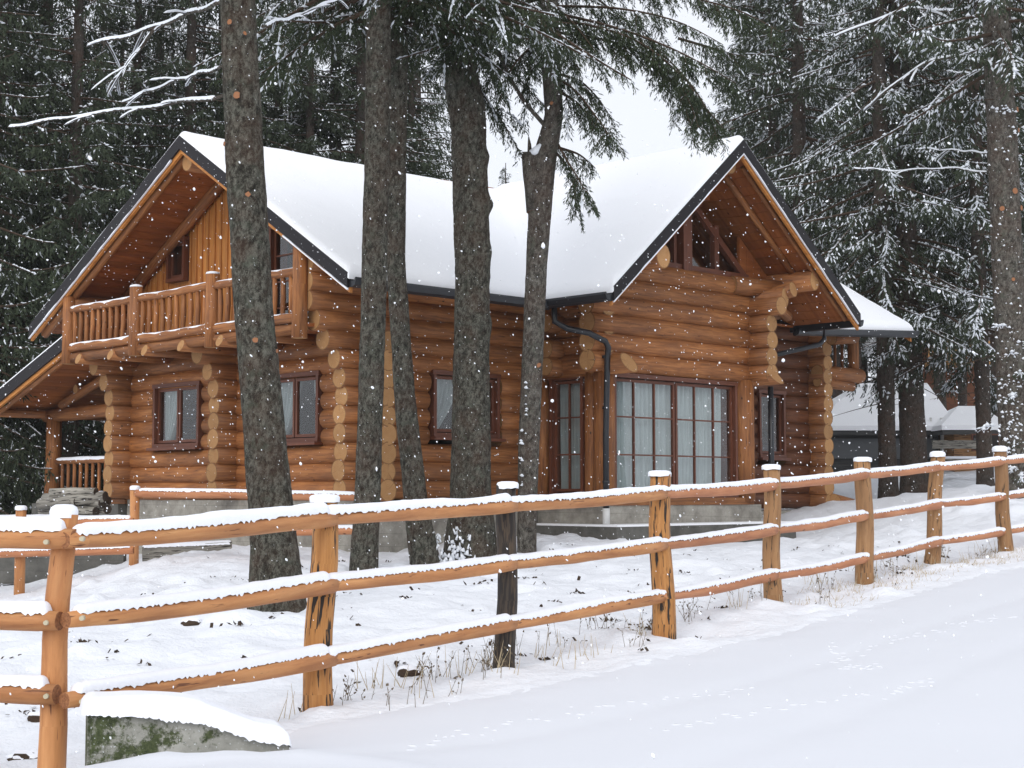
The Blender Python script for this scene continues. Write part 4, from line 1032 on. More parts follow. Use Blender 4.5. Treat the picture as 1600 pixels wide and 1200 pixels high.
# --- foreground trees (trunk paths through pixels)
def fg_tree(pts,wid,Y,seed,label,mat='bark',knobs=(),flare=.45,top=15,crown_from=7.6,crown=True,scars=(),cL=2.6,left_snow=False):
    b=px(*pts[0],Y); g0=gz(b.x,b.y)-.10; root=empty('spruce_tree',(b.x,b.y,g0)); tag(root,label,'tree',None)
    path=[];rad=[]
    for (x,y),w in zip(pts,wid):
        q=px(x,y,Y); path.append((q.x-b.x,0,q.z-g0)); rad.append(w/F*Y/2*.90)
    path[0]=(path[0][0],0,0)
    dx=(path[-1][0]-path[-2][0])/(path[-1][2]-path[-2][2]); zt=path[-1][2]; path.append((path[-1][0]+dx*.4*(top-zt),0,top)); rad.append(.06)
    trunk_mesh('trunk',path,rad,M[mat],root,seed=seed,flare=flare,knobs=knobs)
    rs=np.random.RandomState(seed); pa=np.array(path)
    if crown:
        br=[];z=crown_from-g0
        while z<top-.3:
            cx=np.interp(z,pa[:,2],pa[:,0]); k=(z-(crown_from-g0))/(top-crown_from)
            L=cL*(1-.75*k)*rs.uniform(.6,1.1); az=rs.rand()*6.283
            c=branch_curve(rs,z,az,L,math.radians(rs.uniform(-22,5)),rs.uniform(.15,.4),rs.uniform(.0,.15)); c[:,0]+=cx; br.append((c,.02+.008*L,.18)); z+=rs.uniform(.06,.12)
        br=sub_boughs(br,rs,2.4)
        V,S,pads=foliage(br,rs,droop=.8,snowp=.22,axis_snow=.7,shoot=(.05,.095),sw=.015,twl=.26,tstep=.07,sstep=.026,clump=.12,ss=.45)
        crn=leaf_mesh('crown',V,[M['needle_near']],root); tv,tq=tubes_np(br,rs); mesh_np('limb',tv,tq,None,[M['twig']],crn); snow_mesh('crown_snow',S,pads,crn)
    for k,(sx,sy,r) in enumerate(scars):
        q=px(sx,sy,Y); zl=q.z-g0; cx=np.interp(zl,pa[:,2],pa[:,0]); rr=np.interp(zl,pa[:,2],rad); off=q.x-b.x-cx; yy=-math.sqrt(max(.001,rr*rr-off*off))
        mb=MB(); n=Vector((off,yy,0)).normalized(); c=Vector((q.x-b.x,yy,zl)); mb.tube([c-n*.05,c+n*.024],[r*1.2,r*.85],9,0,1,.5,rough=.3); o=mb.build('branch_scar',[M['bark2'],M['scar']],root)
    return root,b,g0
t1,b1,g1=fg_tree([(437,945),(428,850),(415,700),(398,500),(382,250),(372,0)],[88,78,72,68,66,60],14,21,'thick straight grey spruce trunk nearest the fence, in front of the balcony',scars=[(365,43,.027),(386,60,.02),(376,157,.036),(357,229,.027),(392,310,.028),(404,535,.03),(431,549,.026)],crown_from=7.3,cL=2.4,flare=.2)
t2,b2,g2=fg_tree([(568,893),(575,750),(583,500),(590,200),(592,0)],[46,44,43,44,44],19,22,'slim upright spruce trunk, left one of the close pair before the cabin corner',flare=.12,crown_from=7.7)
t3,b3,g3=fg_tree([(668,880),(652,800),(632,620),(618,400),(622,100),(624,0)],[48,42,36,33,34,34],20,23,'slender trunk curving at its foot, right one of the close pair',flare=.2,crown_from=7.8)
t4,b4,g4=fg_tree([(735,875),(735,780),(736,600),(738,400),(732,200),(715,90),(708,0)],[84,70,62,62,62,62,54],20.5,24,'thickest knobbly dark spruce trunk in the middle of the view',flare=.25,crown_from=7.9,knobs=[(4.85,.1,.06,.10),(4.2,.2,.03,.12),(3.2,.0,.035,.15),(6.2,.0,.04,.3),(5.5,.0,.035,.10)],cL=2.8)
t5,b5,g5=fg_tree([(822,862),(826,700),(838,420),(848,260),(866,180),(858,60),(858,0)],[30,36,36,44,32,34,32],20.6,25,'crooked spruce with a broken forked stub and hanging green boughs',mat='bark2',flare=.15,crown_from=8.1,scars=[(840,572,.04),(862,165,.03)],cL=2.2)
# broken fork stub on the crooked tree, snow in the crotch
mb=MB(); q=px(836,300,20.5)
def L5(x,y,d=0): 
    p=px(x,y,20.6+d); return (p.x-b5.x,p.y-b5.y,p.z-g5)
mb.tube([L5(840,330),L5(832,270),L5(828,240)],[.15,.135,.11],12,0,1,rough=.14); mb.tube([L5(828,245),L5(827,225),L5(826,214)],[.04,.025,.008],7,0,1); mb.tube([L5(825,240),L5(816,238)],[.03,.008],6,0,1)
mb.build('broken_stub',[M['bark2'],M['scar']],t5)
mb=MB(); mb.tube([L5(830,240,-.05),L5(838,236,-.08),L5(846,226,-.1)],[.05,.065,.03],10,0,0); mb.build('crotch_snow',M['snow_tree'],t5)
mb=MB(); mb.tube([L5(852,197),L5(820,160),L5(795,120),L5(772,60),L5(755,10)],[.03,.028,.026,.022,.02],8,0,0); mb.build('bare_limb',M['bark2'],t5)
def snowy_limb(parent,b,g0,line,Y0,Y1,r,snow=1.0,seed=0):
    P=[]
    for k,(x,y) in enumerate(line):
        q=px(x,y,Y0+(Y1-Y0)*k/(len(line)-1)); P.append(np.array((q.x-b.x,q.y-b.y,q.z-g0)))
    P=np.array(P); t=np.linspace(0,1,len(P)); tt=np.linspace(0,1,26); c=np.stack([np.interp(tt,t,P[:,i]) for i in range(3)],1)
    for _ in range(3): c[1:-1]=(c[:-2]+2*c[1:-1]+c[2:])/4
    c[:,2]+=.012*np.sin(tt*23+seed); rad=[r*(1-.7*u) for u in tt]; rs=np.random.RandomState(seed)
    mb=MB(); mb.tube([Vector(p) for p in c],rad,8,0,0,.5,rough=.15)
    SS=MB()
    for j in range(5):   # forked side twigs that carry snow too
        k=rs.randint(4,24); tg=Vector(c[min(k+1,25)]-c[k]).normalized(); d=(tg*rs.uniform(.4,1)+Vector((rs.normal()*.4,rs.normal()*.7,-rs.uniform(-.2,.45)))).normalized(); l=rs.uniform(.15,.45); p=Vector(c[k]); e=p+d*l+Vector((0,0,-.12*l)); mid=p.lerp(e,.5)+Vector((0,0,.04*l))
        mb.tube([p,mid,e],[r*.45,r*.3,r*.12],6,0,0); pts=[p.lerp(mid,u/6) for u in range(7)]+[mid.lerp(e,u/6) for u in range(1,7)]; snow_strip(SS,[q+Vector((0,0,r*.15)) for q in pts],r*.9+.01,r*.5+.01,.005,seed*9+j,side=.1)
    for j in range(3):   # side twigs
        k=rs.randint(5,25); d=Vector(rs.normal(size=3)*.6)+Vector((0,0,-.5)); p=Vector(c[k]); mb.tube([p,p+d.normalized()*rs.uniform(.08,.28)],[r*.35,r*.12],5,0,0)
    l=mb.build('snowy_limb',M['bark2'],parent)
    mb=SS; m=int(120*snow); snow_strip(mb,[Vector([np.interp(u,tt,c[:,i]) for i in range(3)])+Vector((0,0,r*.5)) for u in np.linspace(.04,.99,m)],r*1.8+.006,r*.8+.010,.010,seed,side=.1); mb.build('limb_snow',M['snow_tree'],l)
for k,(ln,Ya,Yb,r) in enumerate([([(352,2),(300,20),(220,52),(135,72)],14,16.5,.022),([(240,48),(200,100),(168,142),(172,150)],15.4,16.0,.018),([(348,105),(280,125),(190,160)],14,17,.016),([(350,150),(250,165),(100,185),(12,200)],14,18.5,.018),([(410,40),(470,25),(545,-10)],14,16,.014)]):
    snowy_limb(t1,b1,g1,ln,Ya,Yb,r,1,k)
# boughs drawn through the photograph's places, in depth around the crooked tree
def bough(parent,b,g0,Y,line,dy,seed,full=.1,**kw):
    pts=[]
    for k,(x,y) in enumerate(line):
        p=px(x,y,Y+dy*k/(len(line)-1)); pts.append((p.x-b.x,p.y-b.y,p.z-g0))
    pts=np.array(pts); t=np.linspace(0,1,len(pts)); tt=np.linspace(0,1,12); c=np.stack([np.interp(tt,t,pts[:,i]) for i in range(3)],1)
    for _ in range(3): c[1:-1]=(c[:-2]+2*c[1:-1]+c[2:])/4
    return (c,.022,full)
rs=np.random.RandomState(5)
B5=[([(868,120),(900,140),(930,180),(955,215)],-.8),([(868,140),(905,160),(935,200),(975,235)],-.4),([(870,115),(910,125),(945,165),(960,200)],.5),
 ([(872,225),(885,250),(905,280),(915,300)],-.6),([(870,240),(890,262),(900,300),(900,325)],.2),([(870,230),(905,240),(930,262)],-.2),
 ([(850,60),(820,80),(795,110),(780,160)],-.5),([(850,40),(810,50),(790,90),(770,120)],.4),([(850,90),(830,110),(815,150)],.3),([(745,60),(765,90),(775,140),(778,200)],.3),
 ([(865,30),(930,40),(1000,60),(1060,110),(1090,150)],-1.2),([(865,50),(950,60),(1030,90),(1080,150),(1095,215)],-1.0),([(865,10),(960,10),(1060,30),(1130,70)],-.8),
 ([(865,20),(960,40),(1040,70),(1100,100),(1150,130)],-1.5),([(1010,75),(1055,120),(1075,180),(1085,225)],-.4),([(1030,80),(1080,130),(1110,180),(1120,215)],-.2),([(1000,60),(1020,100),(1040,140)],-.2),
 ([(860,0),(900,40),(930,80)],-.5),([(860,20),(880,70),(905,110)],-.9),([(1040,110),(1095,160),(1130,200)],-.3),([(860,-20),(1000,-20),(1150,10),(1220,50)],-.6),([(1060,60),(1130,80),(1190,100)],.6)]
br=[bough(t5,b5,g5,20.6,l,dy,i,full=.02 if i>2 else .12) for i,(l,dy) in enumerate(B5)]
br=sub_boughs(br,rs,4.5,.18,.5)
V,S,pads=foliage(br,rs,droop=.9,snowp=.10,axis_snow=.16,shoot=(.045,.08),sw=.013,twl=.20,tstep=.05,sstep=.018,clump=.05,ss=.35)
bo=leaf_mesh('hanging_bough',V,[M['needle_near']],t5); tv,tq=tubes_np(br,rs); mesh_np('limb',tv,tq,None,[M['twig']],bo); snow_mesh('bough_snow',S,pads,bo)
# snow packed at the feet of the middle trunks
for (x,y,Y,parent,bb,gg) in ((720,862,20.1,t4,b4,g4),(690,868,20.0,t3,b3,g3)):
    p=px(x,y,Y); mb=MB()
    for k in range(46):
        hh=R.random()**1.7; q=Vector((p.x-bb.x+R.uniform(-.2,.2)*(1-.6*hh),p.y-bb.y+R.uniform(-.1,.06)+.08*hh,p.z-gg-.12+.42*hh)); 
        mb.tube([q,q+Vector((R.uniform(-.03,.03),0,R.uniform(.03,.07)))],[R.uniform(.012,.04)*(1.3-hh),.008],7,0,0,rough=.3)
    mb.build('root_snow',M['snow_tree'],parent)

# --- forest spruces
def spruce_proto(seed,h,cb,Rm,dens,snowp,dead=0):
    rs=np.random.RandomState(seed); root=empty('spruce_tree',(0,0,0)); br=[]; z=cb
    while z<h-.3:
        k=(z-cb)/(h-cb); L=Rm*(1-k)**.75*rs.uniform(.7,1.1)*(0.75+.25*min(1,k*6)); az=rs.rand()*6.283
        c=branch_curve(rs,z,az,max(.3,L),math.radians(rs.uniform(-18,2)+k*20),rs.uniform(.15,.38),rs.uniform(.05,.22)); br.append((c,.012+.009*L,.22)); z+=rs.uniform(.06,.13)*(1+0*k)
    V,S,pads=foliage(br,rs,dens=dens,droop=.95,snowp=snowp,axis_snow=.85 if snowp>.3 else .5,shoot=(.09,.17),sw=.034,twl=.55,tstep=.115,sstep=.058,clump=.5)
    cr=leaf_mesh('crown',V,[M['needle']],root)
    allb=list(br)
    for i in range(dead):   # bare dead limbs under the crown
        zz=rs.uniform(1.5,cb+.5); c=branch_curve(rs,zz,rs.rand()*6.283,rs.uniform(.8,2.0),math.radians(rs.uniform(-15,15)),.15,.05); allb.append((c,.012,.0))
    tv,tq=tubes_np(allb,rs); mesh_np('limb',tv,tq,None,[M['twig']],cr); snow_mesh('crown_snow',S,pads,cr)
    trunk_mesh('trunk',[(0,0,-.3),(0,0,h*.5),(0,0,h)],[.20,.14,.02],M['bark_far'],root,seg=12,step=.25,rough=.06,seed=seed,flare=.25)
    return root
protos=[spruce_proto(101,17,1.0,2.9,1.1,.06),spruce_proto(102,19,.6,3.2,1.1,.10),spruce_proto(103,18,5.2,2.8,1.0,.38,dead=14),spruce_proto(104,20,6.5,3.0,1.0,.32,dead=18)]
used=[False]*4
def plant(k,x,Y,rz,sc,label,group,ybase=None,lean=0):
    X=(x-CX)/F*Y; o=protos[k] if not used[k] else copy_tree(protos[k]); used[k]=True
    o.location=(X,Y,gz(X,Y)-.05); o.rotation_euler=(0,lean,rz); o.scale=(sc,sc,sc); tag(o,label,'tree',group); return o
GL='dark spruces of the dense stand behind the left of the cabin'; GR='snow-dusted spruces of the stand right of the cabin'; GF='farthest spruces closing the view'
LL='dark bushy spruce of the dense stand behind the left half of the cabin'; LR='tall snow-dusted spruce of the stand behind the right end of the cabin'; LF='distant spruce in the farthest row closing the view'
rr=random.Random(3)
# left stand
for i,(x,Y) in enumerate([(-40,31),(60,34),(150,37),(-160,33),(-95,35),(20,38),(110,32.5),(205,38),(290,37),(385,38),(480,39),(560,40),(640,42),(-10,33),(240,41),(340,40),(430,43),(520,41),(600,44),(-90,42),(40,45),(180,50),(310,52),(450,54),(570,52),(650,52)]):
    plant(i%2,x,Y,rr.random()*6.3,rr.uniform(.92,1.12),LL,GL)
plant(0,5,33.5,1.0,.52,'shorter snow-laden young spruce left of the cabin, behind the porch roof',None)
# right stand
for i,(x,Y) in enumerate([(1215,41),(1700,36),(1255,38),(1640,42),(1310,58),(1405,59),(1505,60),(1340,64),(1435,65),(1600,56),(1250,50),(1210,52),(1290,54),(1380,56),(1470,54),(1560,52),(1650,50),(1760,44),(1200,46)]):
    plant(2+i%2,x,Y,rr.random()*6.3,rr.uniform(.95,1.15),LR,GR)
for i,(x,Y) in enumerate([(-300,60),(-120,62),(0,64),(120,66),(260,68),(400,70),(520,68),(620,72),(1180,72),(1260,70),(1350,72),(1440,74),(1530,70),(1620,72),(1720,70)]):
    plant([1,0][i%2],x,Y,rr.random()*6.3,rr.uniform(1.15,1.35),LF,GF)
plant(0,790,62,.4,.72,'small spruce top peeping over the roof ridge in the gap of sky',None)
def mid_tree(x0,y0,Y,xt,w,seed,label,cb,Rm,snowp,scars=(),mat='bark_far'):
    b=px(x0,y0,Y); g0=gz(b.x,b.y)-.1; root=empty('spruce_tree',(b.x,b.y,g0)); tag(root,label,'tree'); h=17; rs=np.random.RandomState(seed)
    dx=(xt-x0)/F*Y; r=w/F*Y/2*.82; trunk_mesh('trunk',[(0,0,0),(dx*.5,0,4),(dx,0,9),(dx*1.3,0,h)],[r*1.08,r,r*.9,.04],M[mat],root,seed=seed,flare=.3,seg=20,step=.08)
    br=[];z=cb
    while z<h-.3:
        k=(z-cb)/(h-cb); L=Rm*(1-k)**.6*rs.uniform(.55,1.1); c=branch_curve(rs,z,rs.rand()*6.283,L,math.radians(rs.uniform(-28,0)),rs.uniform(.15,.4),rs.uniform(0,.2)); c[:,0]+=np.interp(z,[0,4,9,h],[0,dx*.5,dx,dx*1.3]); br.append((c,.015+.008*L,.2)); z+=rs.uniform(.07,.13)
    V,S,pads=foliage(br,rs,droop=1.05,snowp=snowp,axis_snow=.9,shoot=(.08,.14),sw=.026,twl=.5,tstep=.095,sstep=.045,clump=.5)
    cr=leaf_mesh('crown',V,[M['needle']],root)
    for i in range(16): 
        zz=rs.uniform(2.0,cb+.8); c=branch_curve(rs,zz,rs.rand()*6.283,rs.uniform(.6,1.8),math.radians(rs.uniform(-20,15)),.2,.05); br.append((c,.012,0))
    tv,tq=tubes_np(br,rs); mesh_np('limb',tv,tq,None,[M['twig']],cr); snow_mesh('crown_snow',S,pads,cr)
    pa=[(0,0),(4,dx*.5),(9,dx),(17,dx*1.3)]
    for (sx,sy,sr) in scars:
        q=px(sx,sy,Y); zl=q.z-g0; cx=np.interp(zl,[0,4,9,17],[0,dx*.5,dx,dx*1.3]); off=q.x-b.x-cx; off=max(-r*.8,min(r*.8,off)); yy=-math.sqrt(r*r-off*off)*.97
        mb=MB(); n=Vector((off,yy,0)).normalized(); c=Vector((cx+off,yy,zl)); mb.tube([c-n*.05,c+n*.035],[sr*1.2,sr],12,0,1,.5); mb.build('branch_scar',[M['bark2'],M['scar']],root)
    return root,b,g0
mid_tree(1388,780,33.5,1385,31,201,'thinner of the two dark trunks side by side beyond the cabin end',3.9,3.1,.4)
mid_tree(1430,775,34,1418,46,202,'thicker of the two dark trunks side by side beyond the cabin end',4.1,3.3,.4)
mid_tree(1540,765,33.5,1535,27,203,'slim dark spruce trunk just left of the big right-hand trunk',3.2,2.9,.5)
rt,bt,gt=mid_tree(1592,765,24.5,1572,58,204,'big brown-grey spruce trunk at the right edge with pruned branch stubs',7.0,2.6,.4,scars=[(1582,175,.045),(1585,207,.04),(1577,303,.05),(1588,328,.045),(1560,330,.04),(1575,440,.03)],mat='bark2')
for k,(ln,Ya,Yb,r) in enumerate([([(1552,42),(1500,38),(1450,15),(1400,-15)],24.5,26,.028),([(1552,86),(1490,80),(1440,50)],24.5,26.5,.026),([(1552,60),(1500,85),(1440,100),(1370,155),(1350,175)],24.5,27,.03),([(1552,-10),(1500,20),(1420,12),(1300,60)],24.5,28,.03),([(1552,105),(1515,115),(1480,112)],24.5,25.5,.016),([(1552,240),(1500,236),(1430,232)],24.5,26.5,.014),([(1552,270),(1480,262),(1400,268),(1330,262)],24.5,28,.014)]):
    snowy_limb(rt,bt,gt,ln,Ya,Yb,r,1,40+k)
def trunk_snow(parent,b,g0,spots,Y,seed):
    rs=np.random.RandomState(seed)
    for (x,y,w,h,n) in spots:
        mb=MB()
        for i in range(n):
            q=px(x+rs.uniform(-w,w)/2,y+rs.uniform(-h,h)/2,Y); p=Vector((q.x-b.x,q.y-b.y,q.z-g0)); r=rs.uniform(.008,.026); mb.tube([p+Vector((-r,0,0)),p+Vector((0,-.01,r*.3)),p+Vector((r,0,-r*.3))],[r*.3,r*.8,r*.3],7,0,0,rough=.3)
        mb.build('trunk_snow',M['snow_tree'],parent)
trunk_snow(rt,bt,gt,[(1568,172,40,14,26),(1582,205,16,20,6),(1565,240,30,20,4),(1570,420,50,160,16),(1575,560,50,120,26),(1580,640,40,110,60),(1590,690,40,60,40)],24.25,3)
trunk_snow(t5,b5,g5,[(822,640,2,100,9),(815,715,2,90,14)],20.45,5)
# snow plastered on the big right trunk + snowy sprouts at its base
rs=np.random.RandomState(9); br=[]
for i in range(26):
    z=rs.uniform(.5,3.0); c=branch_curve(rs,z,rs.uniform(-3.3,-.2),rs.uniform(.35,.75),math.radians(rs.uniform(-10,40)),.3,.0,5); br.append((c,.008,.3))
V,S,pads=foliage(br,rs,droop=.6,snowp=.5,axis_snow=1,shoot=(.04,.07),sw=.016,twl=.2,tstep=.06,sstep=.03,clump=1.0,ss=.4)
sp_=leaf_mesh('trunk_sprouts',V[:len(V)//8*4],[M['needle']],rt); snow_mesh('sprout_snow',S,pads,sp_)

# ------------------------------------------------------------------ outbuildings beyond the fence
def hut(name,label,cat,x0,x1,yb,ye,yt,Y,Y2,ridge,wm,extra=None):
    a=px(x0,HZ,Y); b=px(x1,HZ,Y); zb=gz((a.x+b.x)/2,Y)-.3; ze=px(x0,ye,Y).z; zt=px(x0,yt,(Y+Y2)/2).z
    root=empty(name,(a.x,Y,zb)); tag(root,label,cat); O=tuple(root.location)
    mb=MB(); n=max(2,int((ze-zb)/.22)); h=(ze-zb-.02)/n
    for k in range(n): mb.box(((a.x+b.x)/2,(Y+Y2)/2,zb+h*(k+.5)),(b.x-a.x-.1+.02*(k%2),Y2-Y,h*.96),0,R.uniform(.2,.7))
    mb.build('wall',wm,root,O)
    o=.35; r0=px(ridge[0],HZ,(Y+Y2)/2).x; r1=px(ridge[1],HZ,(Y+Y2)/2).x; ym=(Y+Y2)/2
    def roofmesh(dz,th,g=0):
        m=MB(); P=[(a.x-o-g,Y-o-g,ze+dz-.1),(b.x+o+g,Y-o-g,ze+dz-.1),(b.x+o+g,Y2+o+g,ze+dz-.1),(a.x-o-g,Y2+o+g,ze+dz-.1),(r0,ym,zt+dz),(r1,ym,zt+dz)]
        Q=[(x,y,z-th) for x,y,z in P]
        m.add(P+Q,[(0,1,5,4),(1,2,5),(2,3,4,5),(3,0,4),(0,6,7,1),(1,7,8,2),(2,8,9,3),(3,9,6,0),(6,10,11,7),(8,7,11),(9,8,11,10),(6,9,10)]); return m
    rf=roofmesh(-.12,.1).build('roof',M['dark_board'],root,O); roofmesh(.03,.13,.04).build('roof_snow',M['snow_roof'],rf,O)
    return root,O,(a,b,zb,ze)
r,O,(a,b,zb,ze)=hut('shed','dark boarded shed with a big hipped snowy roof behind the two trunks','shed',1285,1470,760,662,600,42,48,(1348,1452),[M['dark_board']])
mb=MB(); mb.box((b.x+.25,42,2.6),(.45,.1,2.1)); mb.box((b.x-.25,41.95,2.6),(.05,.06,2.1)); mb.build('door_frame',M['white_plastic'],r,O)
mb=MB(); mb.box(((a.x+b.x)/2,41.93,(ze+zb)/2+.15),(b.x-a.x-.3,.06,(ze-zb)*.33)); mb.build('wall_panel',NT('grey_panel').fin((.10,.105,.11),.5),r,O)
mb=MB(); mb.box(((a.x+b.x)/2,41.93,(ze+zb)/2-.75),(b.x-a.x-.3,.05,(ze-zb)*.32)); mb.build('wall_cladding',M['shed_red'],r,O)
r,O,(a,b,zb,ze)=hut('hut','small dark hut with a snowy roof and barred window, right of the shed','hut',1490,1548,748,661,636,41,44.5,(1500,1538),[M['post_grey']])
for k in range(3):
    mb=MB(); mb.box((a.x+.35+k*.42,39.98,ze-.55),(.3,.06,.45)); w=mb.build('window',M['frame'],r,O); mb=MB(); mb.box((a.x+.35+k*.42,39.93,ze-.55),(.22,.03,.37)); mb.build('pane',M['interior'],w,O)
tb=px(1503,735,38); g0=gz(tb.x,38); t=empty('garden_bench',(tb.x,38,g0)); tag(t,'snow-covered wooden bench in front of the small hut','bench'); O=tuple(t.location)
mb=MB(); mb.box((tb.x,38,g0+.45),(1.3,.35,.06)); mb.build('seat',M['grey_wood'],t,O); mb=MB(); mb.box((tb.x,38,g0+.51),(1.32,.37,.06)); mb.build('seat_snow',M['snow'],t,O)
mb=MB(); mb.box((tb.x,38.25,g0+.82),(1.3,.06,.16)); mb.box((tb.x,38.25,g0+.92),(1.3,.12,.05)); mb.build('backrest',M['grey_wood'],t,O)
for s in(-.55,.55): mb=MB(); mb.box((tb.x+s,38,g0+.2),(.08,.3,.5)); mb.build('leg',M['grey_wood'],t,O)
# far chalet
a=px(1450,HZ,66); b=px(1525,HZ,66); zb=gz(a.x,66)-.2; ch=empty('chalet',(a.x,66,zb)); tag(ch,'distant orange timber chalet with a snowy roof seen between branches','house'); O=tuple(ch.location)
zc=px(1500,548,66).z
mb=MB(); mb.box(((a.x+b.x)/2,69,(zb+zc)/2+.4),(b.x-a.x+.2,6,zc-zb+1.6)); mb.build('wall',M['log_red'],ch,O)
mb=MB(); zz=px(1500,568,65).z; mb.box(((a.x+b.x)/2,65.3,zz),(b.x-a.x+.8,1.4,.15),0,.6)
for k in range(14): mb.box((a.x-.2+k*.19,64.7,zz+.45),(.07,.06,.8),0,.7)
mb.box(((a.x+b.x)/2,64.7,zz+.88),(b.x-a.x+.8,.1,.1),0,.7); mb.build('balcony',M['chalet'],ch,O)
xm=(a.x+b.x)/2; zt=px(1490,430,68).z; ze=px(1490,520,68).z
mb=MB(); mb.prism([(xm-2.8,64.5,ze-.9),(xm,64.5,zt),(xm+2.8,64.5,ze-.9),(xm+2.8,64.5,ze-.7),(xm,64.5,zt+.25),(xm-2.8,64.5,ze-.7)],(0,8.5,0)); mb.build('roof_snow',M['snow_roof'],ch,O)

# small things under the right trunks: snowy stump
p=px(1398,742,24.5)
# ------------------------------------------------------------------ weeds, leaves, grass
def weeds():
    rs=np.random.RandomState(12); V=[];
    def blade(p,d,L,w): 
        s=np.cross(d,[0,1,0]); s/=max(np.linalg.norm(s),1e-6); return [p-s*w,p+s*w,p+d*L+s*w*.4,p+d*L-s*w*.4]
    fx=np.array([px(PX[i],HZ,PD[i]).x for i in range(8)]); fy=np.array(PD)
    W=[];G=[]
    for c in range(64):
        t=rs.uniform(.9,7.0) if rs.rand()<.75 else rs.uniform(1.3,3.3); x=np.interp(t,range(8),fx); y=np.interp(t,range(8),fy)
        o=rs.uniform(-.45,.35); x+=o*.8; y-=o*.55
        z=gz(x,y)-.01; n=rs.randint(3,9); tgt=W if rs.rand()<.6 else G
        for k in range(n):
            p=np.array([x+rs.normal()*.07,y+rs.normal()*.07,z]); L=rs.uniform(.07,.24); d=np.array([rs.normal()*.25,rs.normal()*.25,1.]); d/=np.linalg.norm(d); tgt.append(blade(p,d,L,.0022 if tgt is W else .0026))
            if tgt is W:
                for q in range(rs.randint(1,5)):
                    pp=p+d*L*rs.uniform(.35,1.); dd=d+rs.normal(size=3)*.8; dd/=np.linalg.norm(dd); W.append(blade(pp,dd,rs.uniform(.02,.06),.0018))
                    if rs.rand()<.6: W.append(blade(pp+dd*.03,dd,.018,.007))
    for c in range(230):  # pale grass fringe of the verge at the far right
        t=rs.uniform(3.9,7.2); x=np.interp(t,range(8),fx); y=np.interp(t,range(8),fy); o=rs.uniform(-.1,.75); x+=o*.8+rs.normal()*.1; y-=o*.55; z=gz(x,y)-.01
        for k in range(4):
            d=np.array([rs.normal()*.5,rs.normal()*.4,1.]); d/=np.linalg.norm(d); G.append(blade(np.array([x+rs.normal()*.04,y+rs.normal()*.04,z]),d,rs.uniform(.02,.09),.0024))
    for nm,L,m in (('dry_weeds',W,'weed'),('dry_grass',G,'weed_pale')):
        v=np.array(L).reshape(-1,3); o=leaf_mesh(nm,v,[M[m]],None); tag(o,'thin brown dead weed stems poking out of the snow along the fence' if nm=='dry_weeds' else 'pale dry grass blades poking through the snow on the verge','weeds' if nm=='dry_weeds' else 'grass',None,'stuff')
    # dark leaf litter in the hollows of the yard
    V=[];T=[]
    for c in range(420):
        x=rs.uniform(-4.5,6); y=rs.uniform(9,22)
        if roadside(np.array([x]),np.array([y]))[0]>-.6: continue
        cl=rs.randint(1,5) if rs.rand()<.8 else 12; z0=gz(x,y)
        for k in range(cl):
            xx=x+rs.normal()*.045; yy=y+rs.normal()*.045; z=z0+.012; s=rs.uniform(.008,.028); a=rs.rand()*6.3; n=rs.normal(size=3)*.5
            u=np.array([math.cos(a),math.sin(a),n[0]])*s; w=np.array([-math.sin(a)*.6,math.cos(a)*.6,n[1]])*s; p=np.array([xx,yy,z])
            V+= [p-u,p-w,p+u,p+w]
    o=leaf_mesh('leaf_litter',np.array(V),[M['leaf']],None); tag(o,'scattered dead leaves and twigs showing through the yard snow','leaf litter',None,'stuff')
weeds()
# dark rocks / clods half bare of snow
for k,(x,y,Y,s,lb) in enumerate([(42,1052,9.3,.085,'dark bare clod in the snow at the far left under the rails'),(63,1003,10.2,.05,'small dark clod beside the corner post'),(298,962,13.2,.055,'dark leafy clod at the foot of the nearest trunk'),(640,1076,10.9,.055,'dark stone in the snow between the second and third posts')]):
    p=px(x,y,Y); zz=gz(p.x,p.y); root=empty('clod',(p.x,p.y,zz)); tag(root,lb,'clod'); bm=bmesh.new(); bmesh.ops.create_icosphere(bm,subdivisions=3,radius=s)
    for v in bm.verts: v.co*=1+.9*fbm(v.co.x*30+k,v.co.y*30+v.co.z*25,k,3); v.co.z*=.7; v.co.x*=1.5
    m=bpy.data.meshes.new('clod_soil'); bm.to_mesh(m)
    m.materials.append(M['leaf']); o=bpy.data.objects.new('clod_soil',m); col.objects.link(o); o.parent=root
    for v in bm.verts: v.co.z=max(v.co.z,-.0)+.012; v.co.z*=1.1; v.co.y+=s*.35; v.co.x*=1.05
    m=bpy.data.meshes.new('clod_snow'); bm.to_mesh(m); bm.free(); m.materials.append(M['snow']); o=bpy.data.objects.new('clod_snow',m); col.objects.link(o); o.parent=root
    for q in m.polygons: q.use_smooth=True

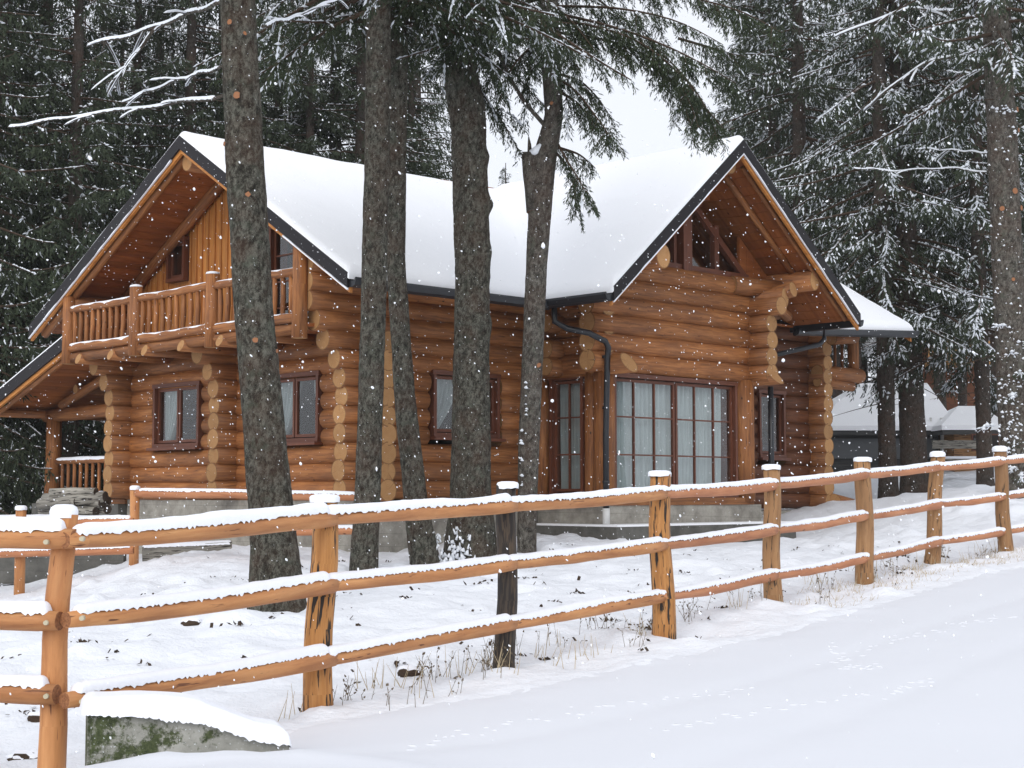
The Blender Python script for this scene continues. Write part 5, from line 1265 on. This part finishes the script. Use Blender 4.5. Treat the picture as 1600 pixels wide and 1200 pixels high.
def tracks():
    rs=np.random.RandomState(4); V=[];Q=[]; b=0
    for line in ([(1040,1140),(1200,1110),(1400,1080),(1450,1065)],[(1290,1040),(1400,1000),(1500,975),(1590,965)],[(640,1170),(800,1130),(1000,1095),(1180,1075)],[(1300,1010),(1330,1045),(1380,1040)]):
        n=int(len(line)*9)
        for i in range(n):
            f=i/(n-1)*(len(line)-1); k=min(int(f),len(line)-2); x=line[k][0]+(line[k+1][0]-line[k][0])*(f-k)+rs.normal()*8; y=line[k][1]+(line[k+1][1]-line[k][1])*(f-k)+rs.normal()*3
            lo,hi=4.,30.
            for _ in range(30):
                m=(lo+hi)/2; p=px(x,y,m)
                if p.z>float(hroad(np.array([p.x]),np.array([m]))[0]): lo=m
                else: hi=m
            z0=float(hroad(np.array([p.x]),np.array([m]))[0]); a=rs.uniform(-.4,.4); r1=rs.uniform(.018,.045); r2=r1*rs.uniform(.35,.6); K=10; ring=[]
            for j in range(3):
                rr=[1,.62,.2][j]; zz=[-.005,.003,.006][j]
                for q in range(K):
                    t=2*math.pi*q/K; u=math.cos(t)*r1*rr*(1+.2*rs.normal()*.5); v=math.sin(t)*r2*rr; V.append((p.x+u*math.cos(a)-v*math.sin(a),m+u*math.sin(a)+v*math.cos(a),z0+zz))
            for j in range(2):
                for q in range(K): Q.append((b+j*K+q,b+j*K+(q+1)%K,b+(j+1)*K+(q+1)%K,b+(j+1)*K+q))
            b+=3*K
    o=mesh_np('snow_tracks',np.array(V),np.array(Q),None,[M['road']],None,True); tag(o,'faint lines of small snow crumbs and prints across the open snowy road','snow tracks',None,'stuff')
tracks()
# ------------------------------------------------------------------ falling snow
def flakes():
    rs=np.random.RandomState(77); n=27000; P=np.stack([rs.uniform(-11,13,n),rs.uniform(5,24,n),rs.uniform(.2,10,n)],1)
    s=rs.gamma(3.0,.0009,n)+.0017; bm=bmesh.new(); bmesh.ops.create_icosphere(bm,subdivisions=1,radius=1); O=np.array([v.co[:] for v in bm.verts]); F3=np.array([[v.index for v in f.verts] for f in bm.faces]); bm.free()
    d=unit(rs.normal(size=(n,3))*.35+np.array([.55,0,-1.])); st=1+rs.rand(n)*1.3; s=s/np.sqrt(st)
    v=O[None]*s[:,None,None]*rs.uniform(.75,1.25,(n,len(O),1)); v=v+d[:,None,:]*(np.einsum('nkj,nj->nk',v,d)*(st[:,None]-1))[:,:,None]; v=v+P[:,None,:]
    q=(np.arange(n)[:,None,None]*len(O)+F3[None]).reshape(-1,3)
    o=mesh_np('falling_snow',v.reshape(-1,3),q,None,[M['flake']],None,True); tag(o,'snowflakes falling through the air all over the scene','snowflakes',None,'stuff')
flakes()

# ------------------------------------------------------------------ snowy air
HAZE=.0006
def haze():
    bm=bmesh.new(); bmesh.ops.create_cube(bm,size=1); me=bpy.data.meshes.new('haze'); bm.to_mesh(me); bm.free()
    zlo=min(min(v.co.z for v in bpy.data.objects[n].data.vertices) for n in ('snowy_ground','snowy_road')); zhi=max(max(v.co.z for v in bpy.data.objects['snowy_ground'].data.vertices),34)+2
    o=bpy.data.objects.new('haze',me); col.objects.link(o); o.scale=(1600,1800,zhi-zlo+1); o.location=(0,50,(zhi+zlo-1)/2)
    m=bpy.data.materials.new('haze_air'); m.use_nodes=True; t=m.node_tree; t.nodes.clear(); out=t.nodes.new('ShaderNodeOutputMaterial'); v=t.nodes.new('ShaderNodeVolumePrincipled')
    v.inputs['Color'].default_value=(.93,.95,.97,1); v.inputs['Density'].default_value=HAZE; t.links.new(v.outputs[0],out.inputs['Volume']); me.materials.append(m); tag(o,'pale air full of fine snow that fades the far trees','haze',None,'stuff')
    print('haze z',zlo,zhi)
haze()
